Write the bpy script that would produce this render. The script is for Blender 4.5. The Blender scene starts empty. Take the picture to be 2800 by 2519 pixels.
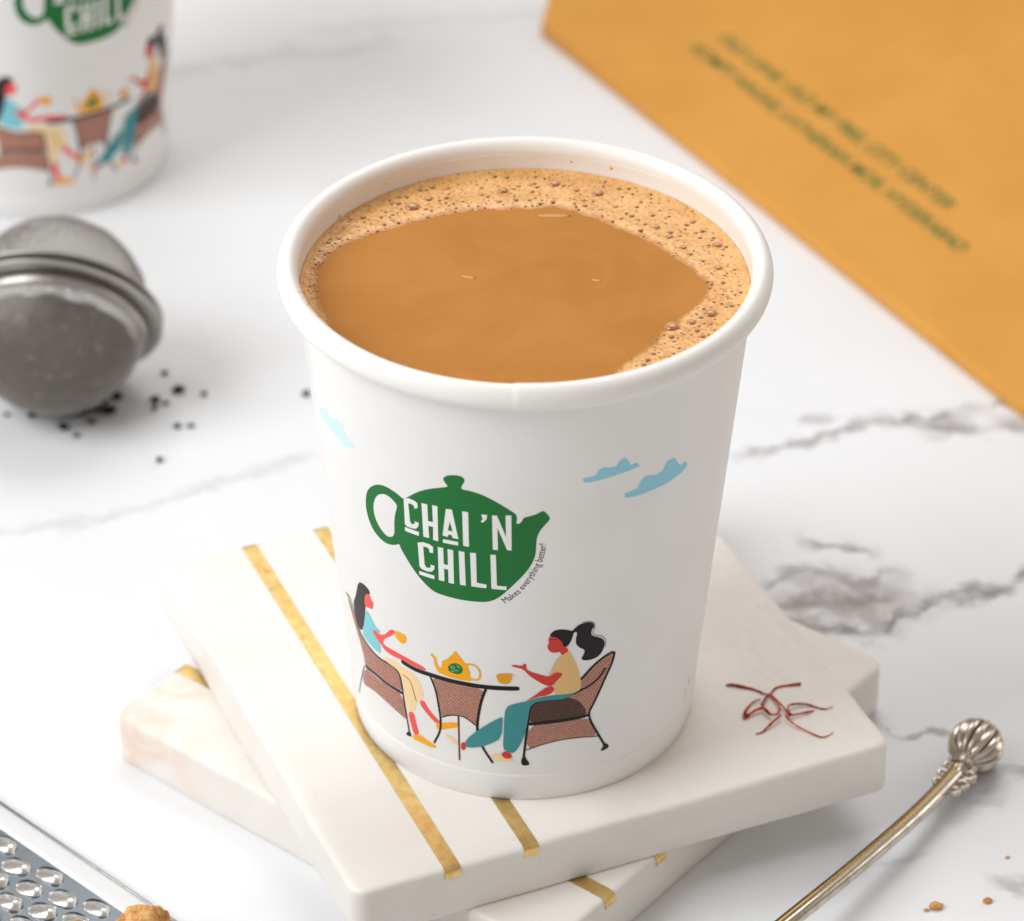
import bpy, bmesh, math, random
from mathutils import Vector, Matrix, noise
from mathutils.geometry import tessellate_polygon

# all measures below are in millimetres, MM turns them into metres
MM = 0.001
random.seed(7)
scene = bpy.context.scene
COL = scene.collection

# ------------------------------------------------------------------ camera
cam_data = bpy.data.cameras.new('camera')
cam = bpy.data.objects.new('camera', cam_data)
COL.objects.link(cam)
CAM_POS = Vector((2.7257, -554.2644, 460.6688))
PITCH, YAW, ROLL = 0.60384, -0.00909, 0.0021
_f = Vector((math.sin(YAW) * math.cos(PITCH), math.cos(YAW) * math.cos(PITCH), -math.sin(PITCH)))
_r = Vector((math.cos(YAW), -math.sin(YAW), 0.0))
_u = _r.cross(_f)
_r, _u = math.cos(ROLL) * _r + math.sin(ROLL) * _u, -math.sin(ROLL) * _r + math.cos(ROLL) * _u
cam.matrix_world = Matrix((
    (_r.x, _u.x, -_f.x, CAM_POS.x * MM), (_r.y, _u.y, -_f.y, CAM_POS.y * MM),
    (_r.z, _u.z, -_f.z, CAM_POS.z * MM), (0, 0, 0, 1)))
cam_data.sensor_fit = 'HORIZONTAL'
cam_data.sensor_width = 36.0
cam_data.lens = 9778.4 / 2800 * 36.0
cam_data.clip_start = 0.05
cam_data.clip_end = 50.0
cam_data.dof.use_dof = True
cam_data.dof.focus_distance = 0.652
cam_data.dof.aperture_fstop = 17.5
scene.camera = cam

# ------------------------------------------------------------------ light
world = bpy.data.worlds.new('World')
scene.world = world
world.use_nodes = True
bg = world.node_tree.nodes['Background']
bg.inputs[0].default_value = (1.0, 0.895, 0.79, 1)
bg.inputs[1].default_value = 0.41


def area_lamp(name, loc, target, w, h, power, color):
    ld = bpy.data.lights.new(name, 'AREA')
    ld.shape = 'RECTANGLE'
    ld.size, ld.size_y = w, h
    ld.energy = power
    ld.color = color
    o = bpy.data.objects.new(name, ld)
    COL.objects.link(o)
    o.location = loc
    d = Vector(target) - Vector(loc)
    o.rotation_euler = d.to_track_quat('-Z', 'Y').to_euler()
    return o


area_lamp('window_light', (-0.82, -0.24, 0.80), (0.0, 0.06, 0.04), 0.75, 0.75, 12.2, (0.965, 0.985, 1.0))
area_lamp('rear_high_fill', (0.05, 0.80, 1.20), (0.02, 0.08, 0.0), 0.9, 0.6, 6.6, (0.98, 0.99, 1.0))  # added fill lamp, lifts the table, the board tops and the brass
area_lamp('side_fill', (0.95, 0.45, 0.40), (0.05, 0.05, 0.05), 0.5, 0.4, 1.3, (1.0, 0.98, 0.96))  # added fill lamp, lightens the right edge of the cup

vs = scene.view_settings
vs.view_transform = 'Standard'
vs.look = 'None'
vs.exposure = 0.0
vs.gamma = 1.0
vs.use_curve_mapping = False
scene.cycles.use_denoising = True
scene.cycles.max_bounces = 6
scene.cycles.use_adaptive_sampling = True
scene.cycles.adaptive_threshold = 0.02
scene.cycles.caustics_reflective = False
scene.cycles.caustics_refractive = False

# ------------------------------------------------------------------ helpers


def lin(c):
    return tuple((v / 255 / 12.92) if v / 255 <= 0.04045 else ((v / 255 + 0.055) / 1.055) ** 2.4 for v in c)


class Nodes:
    """tiny wrapper to write node graphs as expressions"""

    def __init__(self, name):
        self.mat = bpy.data.materials.new(name)
        self.mat.use_nodes = True
        self.t = self.mat.node_tree
        self.n = self.t.nodes
        self.bsdf = self.n['Principled BSDF']

    def _set(self, sock, v):
        if isinstance(v, bpy.types.NodeSocket):
            self.t.links.new(v, sock)
        elif v is not None:
            if sock.type == 'RGBA' and len(v) == 3:
                v = (*v, 1)
            sock.default_value = v

    def node(self, typ, **ins):
        nd = self.n.new(typ)
        for k, v in ins.items():
            if k.startswith('p_'):
                setattr(nd, k[2:], v)
        for k, v in ins.items():
            if k.startswith('i'):
                self._set(nd.inputs[int(k[1:])], v)
        return nd

    def math(self, op, a, b=0.0, c=0.0, clamp=False):
        return self.node('ShaderNodeMath', p_operation=op, p_use_clamp=clamp, i0=a, i1=b, i2=c).outputs[0]

    def smooth(self, v, a, b, o0=0.0, o1=1.0):
        nd = self.n.new('ShaderNodeMapRange')
        nd.interpolation_type = 'SMOOTHSTEP'
        for i, x in enumerate((v, a, b, o0, o1)):
            self._set(nd.inputs[i], x)
        return nd.outputs[0]

    def mix(self, fac, a, b):
        nd = self.n.new('ShaderNodeMix')
        nd.data_type = 'RGBA'
        self._set(nd.inputs[0], fac)
        self._set(nd.inputs[6], a)
        self._set(nd.inputs[7], b)
        return nd.outputs[2]

    def noise(self, vec, scale, detail=3.0, rough=0.5, dist=0.0):
        nd = self.n.new('ShaderNodeTexNoise')
        self._set(nd.inputs['Vector'], vec)
        nd.inputs['Scale'].default_value = scale
        nd.inputs['Detail'].default_value = detail
        nd.inputs['Roughness'].default_value = rough
        nd.inputs['Distortion'].default_value = dist
        return nd

    def vec(self, op, a, b=None, scale=None):
        nd = self.n.new('ShaderNodeVectorMath')
        nd.operation = op
        self._set(nd.inputs[0], a)
        if b is not None:
            self._set(nd.inputs[1], b)
        if scale is not None:
            self._set(nd.inputs[3], scale)
        return nd.outputs[0]

    def mm(self):
        """object coordinates in millimetres"""
        return self.vec('SCALE', self.n.new('ShaderNodeTexCoord').outputs['Object'], scale=1000.0)

    def bump(self, h, strength, dist_mm):
        nd = self.n.new('ShaderNodeBump')
        nd.inputs['Strength'].default_value = strength
        nd.inputs['Distance'].default_value = dist_mm * MM
        self._set(nd.inputs['Height'], h)
        self._set(self.bsdf.inputs['Normal'], nd.outputs[0])

    def put(self, **kw):
        names = dict(color='Base Color', rough='Roughness', metal='Metallic', spec='Specular IOR Level',
                     coat='Coat Weight', coat_rough='Coat Roughness', sss='Subsurface Weight',
                     sss_radius='Subsurface Radius', sss_scale='Subsurface Scale', ior='IOR',
                     trans='Transmission Weight')
        for k, v in kw.items():
            self._set(self.bsdf.inputs[names[k]], v)
        return self.mat


def plain(name, rgb, rough=0.5, metal=0.0, **kw):
    return Nodes(name).put(color=lin(rgb), rough=rough, metal=metal, **kw)


def mesh_object(name, verts, faces, mats, parent=None, smooth=True, scale=MM, face_mats=None):
    me = bpy.data.meshes.new(name)
    me.from_pydata([Vector(v) * scale for v in verts], [], faces)
    for m in (mats if isinstance(mats, (list, tuple)) else [mats]):
        me.materials.append(m)
    if face_mats:
        for p, k in zip(me.polygons, face_mats):
            p.material_index = k
    if smooth:
        for p in me.polygons:
            p.use_smooth = True
    me.update()
    o = bpy.data.objects.new(name, me)
    COL.objects.link(o)
    o.parent = parent
    return o


def empty(name, loc=(0, 0, 0), rz=0.0):
    o = bpy.data.objects.new(name, None)
    o.empty_display_size = 0.01
    COL.objects.link(o)
    o.location = Vector(loc) * MM
    o.rotation_euler = (0, 0, rz)
    return o


def tag(o, label, cat, group=None, kind=None):
    o['label'] = label
    o['category'] = cat
    if group:
        o['group'] = group
    if kind:
        o['kind'] = kind
    return o


def lathe(profile, n=128, closed=False, wobble=None):
    """turn a list of (radius, height) about z"""
    vs_, fs = [], []
    m = len(profile)
    for j in range(n):
        a = 2 * math.pi * j / n
        for i, (r, z) in enumerate(profile):
            rr, zz = wobble(a, i, r, z) if wobble else (r, z)
            vs_.append((rr * math.sin(a), -rr * math.cos(a), zz))
    for j in range(n):
        k = (j + 1) % n
        for i in range(m if closed else m - 1):
            i2 = (i + 1) % m
            fs.append((j * m + i, k * m + i, k * m + i2, j * m + i2))
    return vs_, fs


def chaikin(p, closed=True, it=1):
    for _ in range(it):
        q = []
        n = len(p)
        if not closed:
            q.append(p[0])
        for i in range(n if closed else n - 1):
            a, b = p[i], p[(i + 1) % n]
            q.append(tuple(a[k] * .75 + b[k] * .25 for k in range(len(a))))
            q.append(tuple(a[k] * .25 + b[k] * .75 for k in range(len(a))))
        if not closed:
            q.append(p[-1])
        p = q
    return p


def tube(path, radii, n=10, caps=True):
    """tube along a 3-D path with a radius per point"""
    pts = [Vector(p) for p in path]
    vs_, fs = [], []
    nrm = None
    for i, p in enumerate(pts):
        d = (pts[min(i + 1, len(pts) - 1)] - pts[max(i - 1, 0)]).normalized()
        if nrm is None:
            nrm = d.orthogonal().normalized()
        nrm = (nrm - d * nrm.dot(d)).normalized()
        b = d.cross(nrm)
        for k in range(n):
            a = 2 * math.pi * k / n
            vs_.append(tuple(p + (nrm * math.cos(a) + b * math.sin(a)) * radii[i]))
    for i in range(len(pts) - 1):
        for k in range(n):
            k2 = (k + 1) % n
            fs.append((i * n + k, i * n + k2, (i + 1) * n + k2, (i + 1) * n + k))
    if caps:
        fs.append(tuple(range(n - 1, -1, -1)))
        fs.append(tuple((len(pts) - 1) * n + k for k in range(n)))
    return vs_, fs


def join(*parts):
    vs_, fs = [], []
    for v, f in parts:
        o = len(vs_)
        vs_ += list(v)
        fs += [tuple(i + o for i in q) for q in f]
    return vs_, fs


def ball(c, r, seg=10, ring=6, squash=(1, 1, 1)):
    vs_, fs = [], []
    c = Vector(c)
    for i in range(ring + 1):
        t_ = math.pi * i / ring
        for k in range(seg):
            a = 2 * math.pi * k / seg
            vs_.append((c.x + r * squash[0] * math.sin(t_) * math.cos(a), c.y + r * squash[1] * math.sin(t_) * math.sin(a),
                        c.z + r * squash[2] * math.cos(t_)))
    for i in range(ring):
        for k in range(seg):
            k2 = (k + 1) % seg
            fs.append((i * seg + k, (i + 1) * seg + k, (i + 1) * seg + k2, i * seg + k2))
    return vs_, fs


def transform(vf, mat):
    return [tuple(mat @ Vector(v)) for v in vf[0]], vf[1]


def copy_tree(o, parent=None):
    c = o.copy()
    COL.objects.link(c)
    c.parent = parent
    for ch in list(o.children):
        copy_tree(ch, c)
    return c


def text_mesh(body, size=1.0, spacing=1.0, bold=0.0):
    """flat triangles of a line of lettering, as (verts, faces)"""
    cu = bpy.data.curves.new('lettering', 'FONT')
    cu.body = body
    cu.size = size
    cu.space_character = spacing
    cu.resolution_u = 3
    cu.offset = bold
    ob = bpy.data.objects.new('lettering', cu)
    COL.objects.link(ob)
    dg = bpy.context.evaluated_depsgraph_get()
    dg.update()
    me = bpy.data.meshes.new_from_object(ob.evaluated_get(dg))
    v = [tuple(x.co) for x in me.vertices]
    f = [tuple(p.vertices) for p in me.polygons]
    bpy.data.objects.remove(ob)
    bpy.data.curves.remove(cu)
    bpy.data.meshes.remove(me)
    return v, f


BOARD_T = 11.473          # thickness of one marble board
BOARD_TOP = 2 * BOARD_T   # the cup stands on the upper one

# ------------------------------------------------------------------ marble table top


def vein(nd, x, y, pts, width, strength, patch, wmod):
    """dark vein that follows a drawn line y = f(x); returns a 0..1 mask"""
    x0, x1 = pts[0][0], pts[-1][0]
    ys = [p[1] for p in pts]
    y0, y1 = min(ys) - 1.0, max(ys) + 1.0
    u = nd.math('DIVIDE', nd.math('SUBTRACT', x, x0), x1 - x0)
    fc = nd.n.new('ShaderNodeFloatCurve')
    cv = fc.mapping.curves[0]
    cv.points[0].location = (0, (ys[0] - y0) / (y1 - y0))
    cv.points[1].location = (1, (ys[-1] - y0) / (y1 - y0))
    for p in pts[1:-1]:
        cv.points.new((p[0] - x0) / (x1 - x0), (p[1] - y0) / (y1 - y0))
    fc.mapping.update()
    nd.t.links.new(u, fc.inputs['Value'])
    yc = nd.math('MULTIPLY_ADD', fc.outputs[0], y1 - y0, y0)
    d = nd.math('ABSOLUTE', nd.math('SUBTRACT', y, yc))
    w = nd.math('MULTIPLY', wmod, width)
    core = nd.math('DIVIDE', d, w)
    m = nd.math('POWER', nd.smooth(core, 0.0, 1.0, 1.0, 0.0), 1.15)
    e = 2.5 / (x1 - x0)
    ends = nd.math('MULTIPLY', nd.smooth(u, -e, min(e * 2, .3)), nd.smooth(u, 1 - min(e * 2, .3), 1 + e, 1.0, 0.0))
    m = nd.math('MULTIPLY', nd.math('MULTIPLY', m, ends), patch)
    return nd.math('MULTIPLY', m, strength)


def table_material():
    nd = Nodes('white_veined_marble')
    P = nd.mm()
    wob = nd.noise(P, 0.055, 4.0, 0.6).outputs['Color']
    Pd = nd.vec('ADD', P, nd.vec('SCALE', nd.vec('SUBTRACT', wob, (0.5, 0.5, 0.5)), scale=13.0))
    fine = nd.noise(P, 0.30, 3.0, 0.55).outputs['Color']
    Pd = nd.vec('ADD', Pd, nd.vec('SCALE', nd.vec('SUBTRACT', fine, (0.5, 0.5, 0.5)), scale=2.4))
    sp = nd.n.new('ShaderNodeSeparateXYZ')
    nd.t.links.new(Pd, sp.inputs[0])
    x, y = sp.outputs[0], sp.outputs[1]
    pn = nd.noise(P, 0.10, 3.0, 0.6).outputs['Fac']
    patch = nd.smooth(pn, 0.34, 0.56, 0.35, 1.0)
    wn = nd.noise(P, 0.16, 2.0, 0.5).outputs['Fac']
    wmod = nd.smooth(wn, 0.3, 0.7, 0.7, 3.0)
    veins = [
        ([(-150, 76), (-115.7, 83.1), (-99.5, 87.7), (-83.4, 94.7), (-72.7, 102.3), (-59.5, 108.8), (-46, 114)], 1.9, .26),
        ([(-10, 112), (20, 114), (46, 117.2), (52.9, 117.7), (59.9, 119.4), (67, 123), (74.3, 126.8), (82.6, 129.4), (92.1, 132.3), (100.6, 135.1), (115.5, 140), (150, 152)], 2.2, .75),
        ([(88, 128.5), (99.8, 127.2), (110.4, 127.7), (118, 129)], 2.6, .75),
        ([(46, 55.5), (52.1, 54.4), (60.6, 51.8), (71.2, 50.2), (80.2, 55.6), (88.2, 60.8), (99.5, 64.6), (108.1, 70.5), (135, 84)], 2.3, 1.0),
        ([(62, 83.8), (71.1, 80.9), (77, 78.6)], 2.3, .85),
        ([(46, 66), (50.6, 68), (61.7, 71.8), (72.5, 68.2), (79.3, 72), (85, 67)], 2.0, .65),
        ([(52, 60), (56.8, 60.7), (66.5, 60), (80, 62.8)], 2.4, .7),
        ([(70, 21), (73.6, 17.8), (78.9, 13), (84.4, 16.4), (90, 12)], 1.1, .75),
        ([(86, 6), (92.6, 5.1), (97.6, 4.8), (110, 2)], 1.7, .8),
        ([(-100, 296), (-86.1, 300.3), (-71.5, 306.2), (-48.3, 310.9), (-34.7, 315.5)], 4.2, .20),
        ([(-62, 320), (-46.2, 324.2), (-7.2, 330.7), (40, 341)], 3.0, .14),
        ([(89, -6.3), (92, -5.9), (96, -5)], 1.5, .6),
        ([(63, 130.8), (67, 131.4), (72, 131.5)], 1.7, .6),
        ([(91, -32), (94, -31.7), (99, -30.5)], 1.6, .6),
        ([(71, -23.4), (74, -22.6), (78, -21)], 1.3, .3),
    ]
    total = None
    for pts, w, s in veins:
        m = vein(nd, x, y, pts, w, s, patch, wmod)
        total = m if total is None else nd.math('MAXIMUM', total, m)
    # grey cloud of mineral round the strongest veins
    d = nd.vec('MULTIPLY', nd.vec('SUBTRACT', Pd, (69.5, 60.5, 0)), (1 / 22.0, 1 / 15.0, 0))
    ln = nd.node('ShaderNodeVectorMath', p_operation='LENGTH', i0=d).outputs['Value']
    blot = nd.math('MULTIPLY', nd.smooth(ln, 0.35, 1.1, 1.0, 0.0), nd.smooth(nd.noise(P, 0.13, 5.0, .62, .6).outputs['Fac'], .26, .60))
    d2 = nd.vec('MULTIPLY', nd.vec('SUBTRACT', Pd, (93, 131, 0)), (1 / 20.0, 1 / 6.0, 0))
    ln2 = nd.node('ShaderNodeVectorMath', p_operation='LENGTH', i0=d2).outputs['Value']
    blot2 = nd.math('MULTIPLY', nd.smooth(ln2, 0.3, 1.1, 1.0, 0.0), nd.smooth(nd.noise(P, 0.15, 5.0, .6).outputs['Fac'], .38, .66))
    cloud = nd.math('MAXIMUM', nd.math('MULTIPLY', blot, .85), nd.math('MULTIPLY', blot2, .65))
    big = nd.smooth(nd.noise(P, 0.012, 4.0, .55).outputs['Fac'], .35, .7)
    base = nd.mix(big, (0.80, 0.815, 0.84), (0.77, 0.785, 0.805))
    c = nd.mix(nd.math('MULTIPLY', cloud, .9), base, (0.36, 0.325, 0.315))
    c = nd.mix(nd.math('MULTIPLY', total, .80), c, (0.16, 0.14, 0.132))
    r = nd.smooth(nd.noise(P, 0.05, 4.0).outputs['Fac'], .3, .7, .34, .44)
    return nd.put(color=c, rough=r, spec=0.35)


vv, ff = [], []
for i in range(9):
    for j in range(9):
        vv.append((-900 + 225 * i, -700 + 225 * j, 0))
ff = [(i * 9 + j, (i + 1) * 9 + j, (i + 1) * 9 + j + 1, i * 9 + j + 1) for i in range(8) for j in range(8)]
table = mesh_object('marble_table_top', vv, ff, table_material(), smooth=False)
tag(table, 'white marble table top with grey veins', 'table top', kind='structure')

# ------------------------------------------------------------------ marble boards


def board_material(name, stain):
    nd = Nodes(name)
    P = nd.mm()
    n1 = nd.noise(P, 0.035, 5.0, .6, .8).outputs['Fac']
    c = nd.mix(nd.smooth(n1, .35, .7), (0.83, 0.805, 0.77), (0.79, 0.76, 0.715))
    n2 = nd.noise(nd.vec('MULTIPLY', P, (1, .35, 1)), 0.12, 5.0, .65, 1.5).outputs['Fac']
    line = nd.smooth(nd.math('ABSOLUTE', nd.math('SUBTRACT', n2, .5)), 0.0, .03, 1.0, 0.0)
    c = nd.mix(nd.math('MULTIPLY', line, nd.smooth(nd.noise(P, .03, 2.0).outputs['Fac'], .52, .72, 0.0, .16)), c, (0.50, 0.46, 0.42))
    pit = nd.smooth(nd.noise(P, .55, 2.0, .5).outputs['Fac'], .70, .76)
    c = nd.mix(nd.math('MULTIPLY', pit, .16), c, (0.42, 0.38, 0.34))
    if stain:
        # peach coloured mineral at one corner of the lower stone
        d = nd.vec('MULTIPLY', nd.vec('SUBTRACT', P, (-52, 50, 6)), (1 / 26.0, 1 / 24.0, 1 / 26.0))
        ln = nd.node('ShaderNodeVectorMath', p_operation='LENGTH', i0=d).outputs['Value']
        m = nd.math('MULTIPLY', nd.smooth(ln, .25, 1.0, 1.0, 0.0), nd.smooth(nd.noise(P, 0.07, 4.0, .6, 1.0).outputs['Fac'], .36, .62))
        c = nd.mix(nd.math('MULTIPLY', m, .6), c, (0.78, 0.56, 0.42))
    h = nd.noise(P, 0.6, 3.0, .6).outputs['Fac']
    nd.bump(h, .08, .25)
    return nd.put(color=c, rough=.42, spec=.4)


def brass_material():
    nd = Nodes('brushed_brass')
    P = nd.mm()
    n1 = nd.noise(nd.vec('MULTIPLY', P, (2.2, .25, 1)), 1.0, 4.0, .6).outputs['Fac']
    n2 = nd.noise(P, .5, 3.0, .6).outputs['Fac']
    c = nd.mix(nd.smooth(n2, .35, .7), (0.92, 0.66, 0.27), (0.80, 0.54, 0.19))
    nd.bump(nd.math('ADD', n1, nd.math('MULTIPLY', n2, 1.0)), .3, .2)
    return nd.put(color=c, metal=1.0, rough=nd.smooth(n1, .3, .7, .26, .44))


BRASS = brass_material()
BOARD_L, BOARD_W = 111.84, 111.11


def make_board(name, loc, rz, stain, wob):
    root = empty(name, loc, rz)
    hx, hy, R = BOARD_L / 2, BOARD_W / 2, 3.2
    outline = []          # (x, y, normal)
    corners = [(hx - R, -hy + R, -90), (hx - R, hy - R, 0), (-hx + R, hy - R, 90), (-hx + R, -hy + R, 180)]
    for k, (cx, cy, a0) in enumerate(corners):
        for s in range(7):
            a = math.radians(a0 + 90 * s / 6)
            outline.append((cx + R * math.cos(a), cy + R * math.sin(a), math.cos(a), math.sin(a)))
        nx, ny, na = corners[(k + 1) % 4]
        a = math.radians(a0 + 90)
        p0 = (cx + R * math.cos(a), cy + R * math.sin(a))
        p1 = (nx + R * math.cos(a), ny + R * math.sin(a))
        for s in range(1, 24):
            t_ = s / 24
            outline.append((p0[0] + (p1[0] - p0[0]) * t_, p0[1] + (p1[1] - p0[1]) * t_, math.cos(a), math.sin(a)))
    prof = [(3.0, 0.0), (.7, .0), (.2, .2), (0, .7), (0, 4.0), (0, 7.5), (0, BOARD_T - 1.3), (.1, BOARD_T - .8), (.38, BOARD_T - .36), (.8, BOARD_T - .1), (1.4, BOARD_T), (3.0, BOARD_T)]
    vs_, fs = [], []
    n = len(outline)
    for (ins, z) in prof:
        for (x, y, nx, ny) in outline:
            w = noise.noise(Vector((x * .05 + wob, y * .05, z * .12))) * .35 + noise.noise(Vector((x * .25 + wob, y * .25, z * .2))) * .12
            w *= 0 if ins > 2.0 else 1
            vs_.append((x - nx * (ins - w), y - ny * (ins - w), z))
    for i in range(len(prof) - 1):
        for k in range(n):
            k2 = (k + 1) % n
            fs.append((i * n + k, i * n + k2, (i + 1) * n + k2, (i + 1) * n + k))
    fs.append(tuple((len(prof) - 1) * n + k for k in range(n)))
    fs.append(tuple(range(n - 1, -1, -1)))
    slab = mesh_object('slab', vs_, fs, board_material(name + '_stone', stain), root)
    slab.data.polygons[len(fs) - 1].use_smooth = False
    slab.data.polygons[len(fs) - 2].use_smooth = False
    for u0, u1 in ((-38.05, -34.9), (-22.1, -19.1)):
        path = [(hy + .26, -2.2), (hy + .26, -1.3), (hy + .12, -.72), (hy - .22, -.24), (hy - .7, .03), (hy - 1.4, .10)]
        path += [(hy - 1.4 - (2 * hy - 2.8) * s / 10, .10) for s in range(1, 10)]
        path += [(-v, z) for v, z in reversed(path[:6])]
        bv, bf = [], []
        for v, z in path:
            for u in (u0, u1):
                bv.append((u, v, BOARD_T + z))
        m = len(path)
        for v, z in path:      # underside, sunk in the stone
            for u in (u0, u1):
                s = 1 if abs(v) < hy - 1.5 else .97
                bv.append((u, v * s if abs(v) > hy - 1.5 else v, BOARD_T + z - .8))
        for i in range(m - 1):
            a = 2 * i
            bf.append((a, a + 1, a + 3, a + 2))
            bf.append((a + 2, a + 2 + 2 * m, a + 2 * m, a))
            bf.append((a + 1, a + 1 + 2 * m, a + 3 + 2 * m, a + 3))
        bf.append((0, 2 * m, 2 * m + 1, 1))
        bf.append((2 * m - 2, 2 * m - 1, 4 * m - 1, 4 * m - 2))
        mesh_object('brass_strip', bv, bf, BRASS, root, smooth=False)
    return root


b_low = make_board('marble_board', (-4.13, 15.99, 0), 0.9003, True, 3.1)
tag(b_low, 'lower white marble board with peach corner and brass strip, under the other board', 'board', 'stacked marble boards')
b_top = make_board('marble_board', (-1.875, 12.897, BOARD_T), 0.4183, False, 9.7)
tag(b_top, 'upper white marble board with two brass strips, carrying the cup of tea', 'board', 'stacked marble boards')

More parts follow.
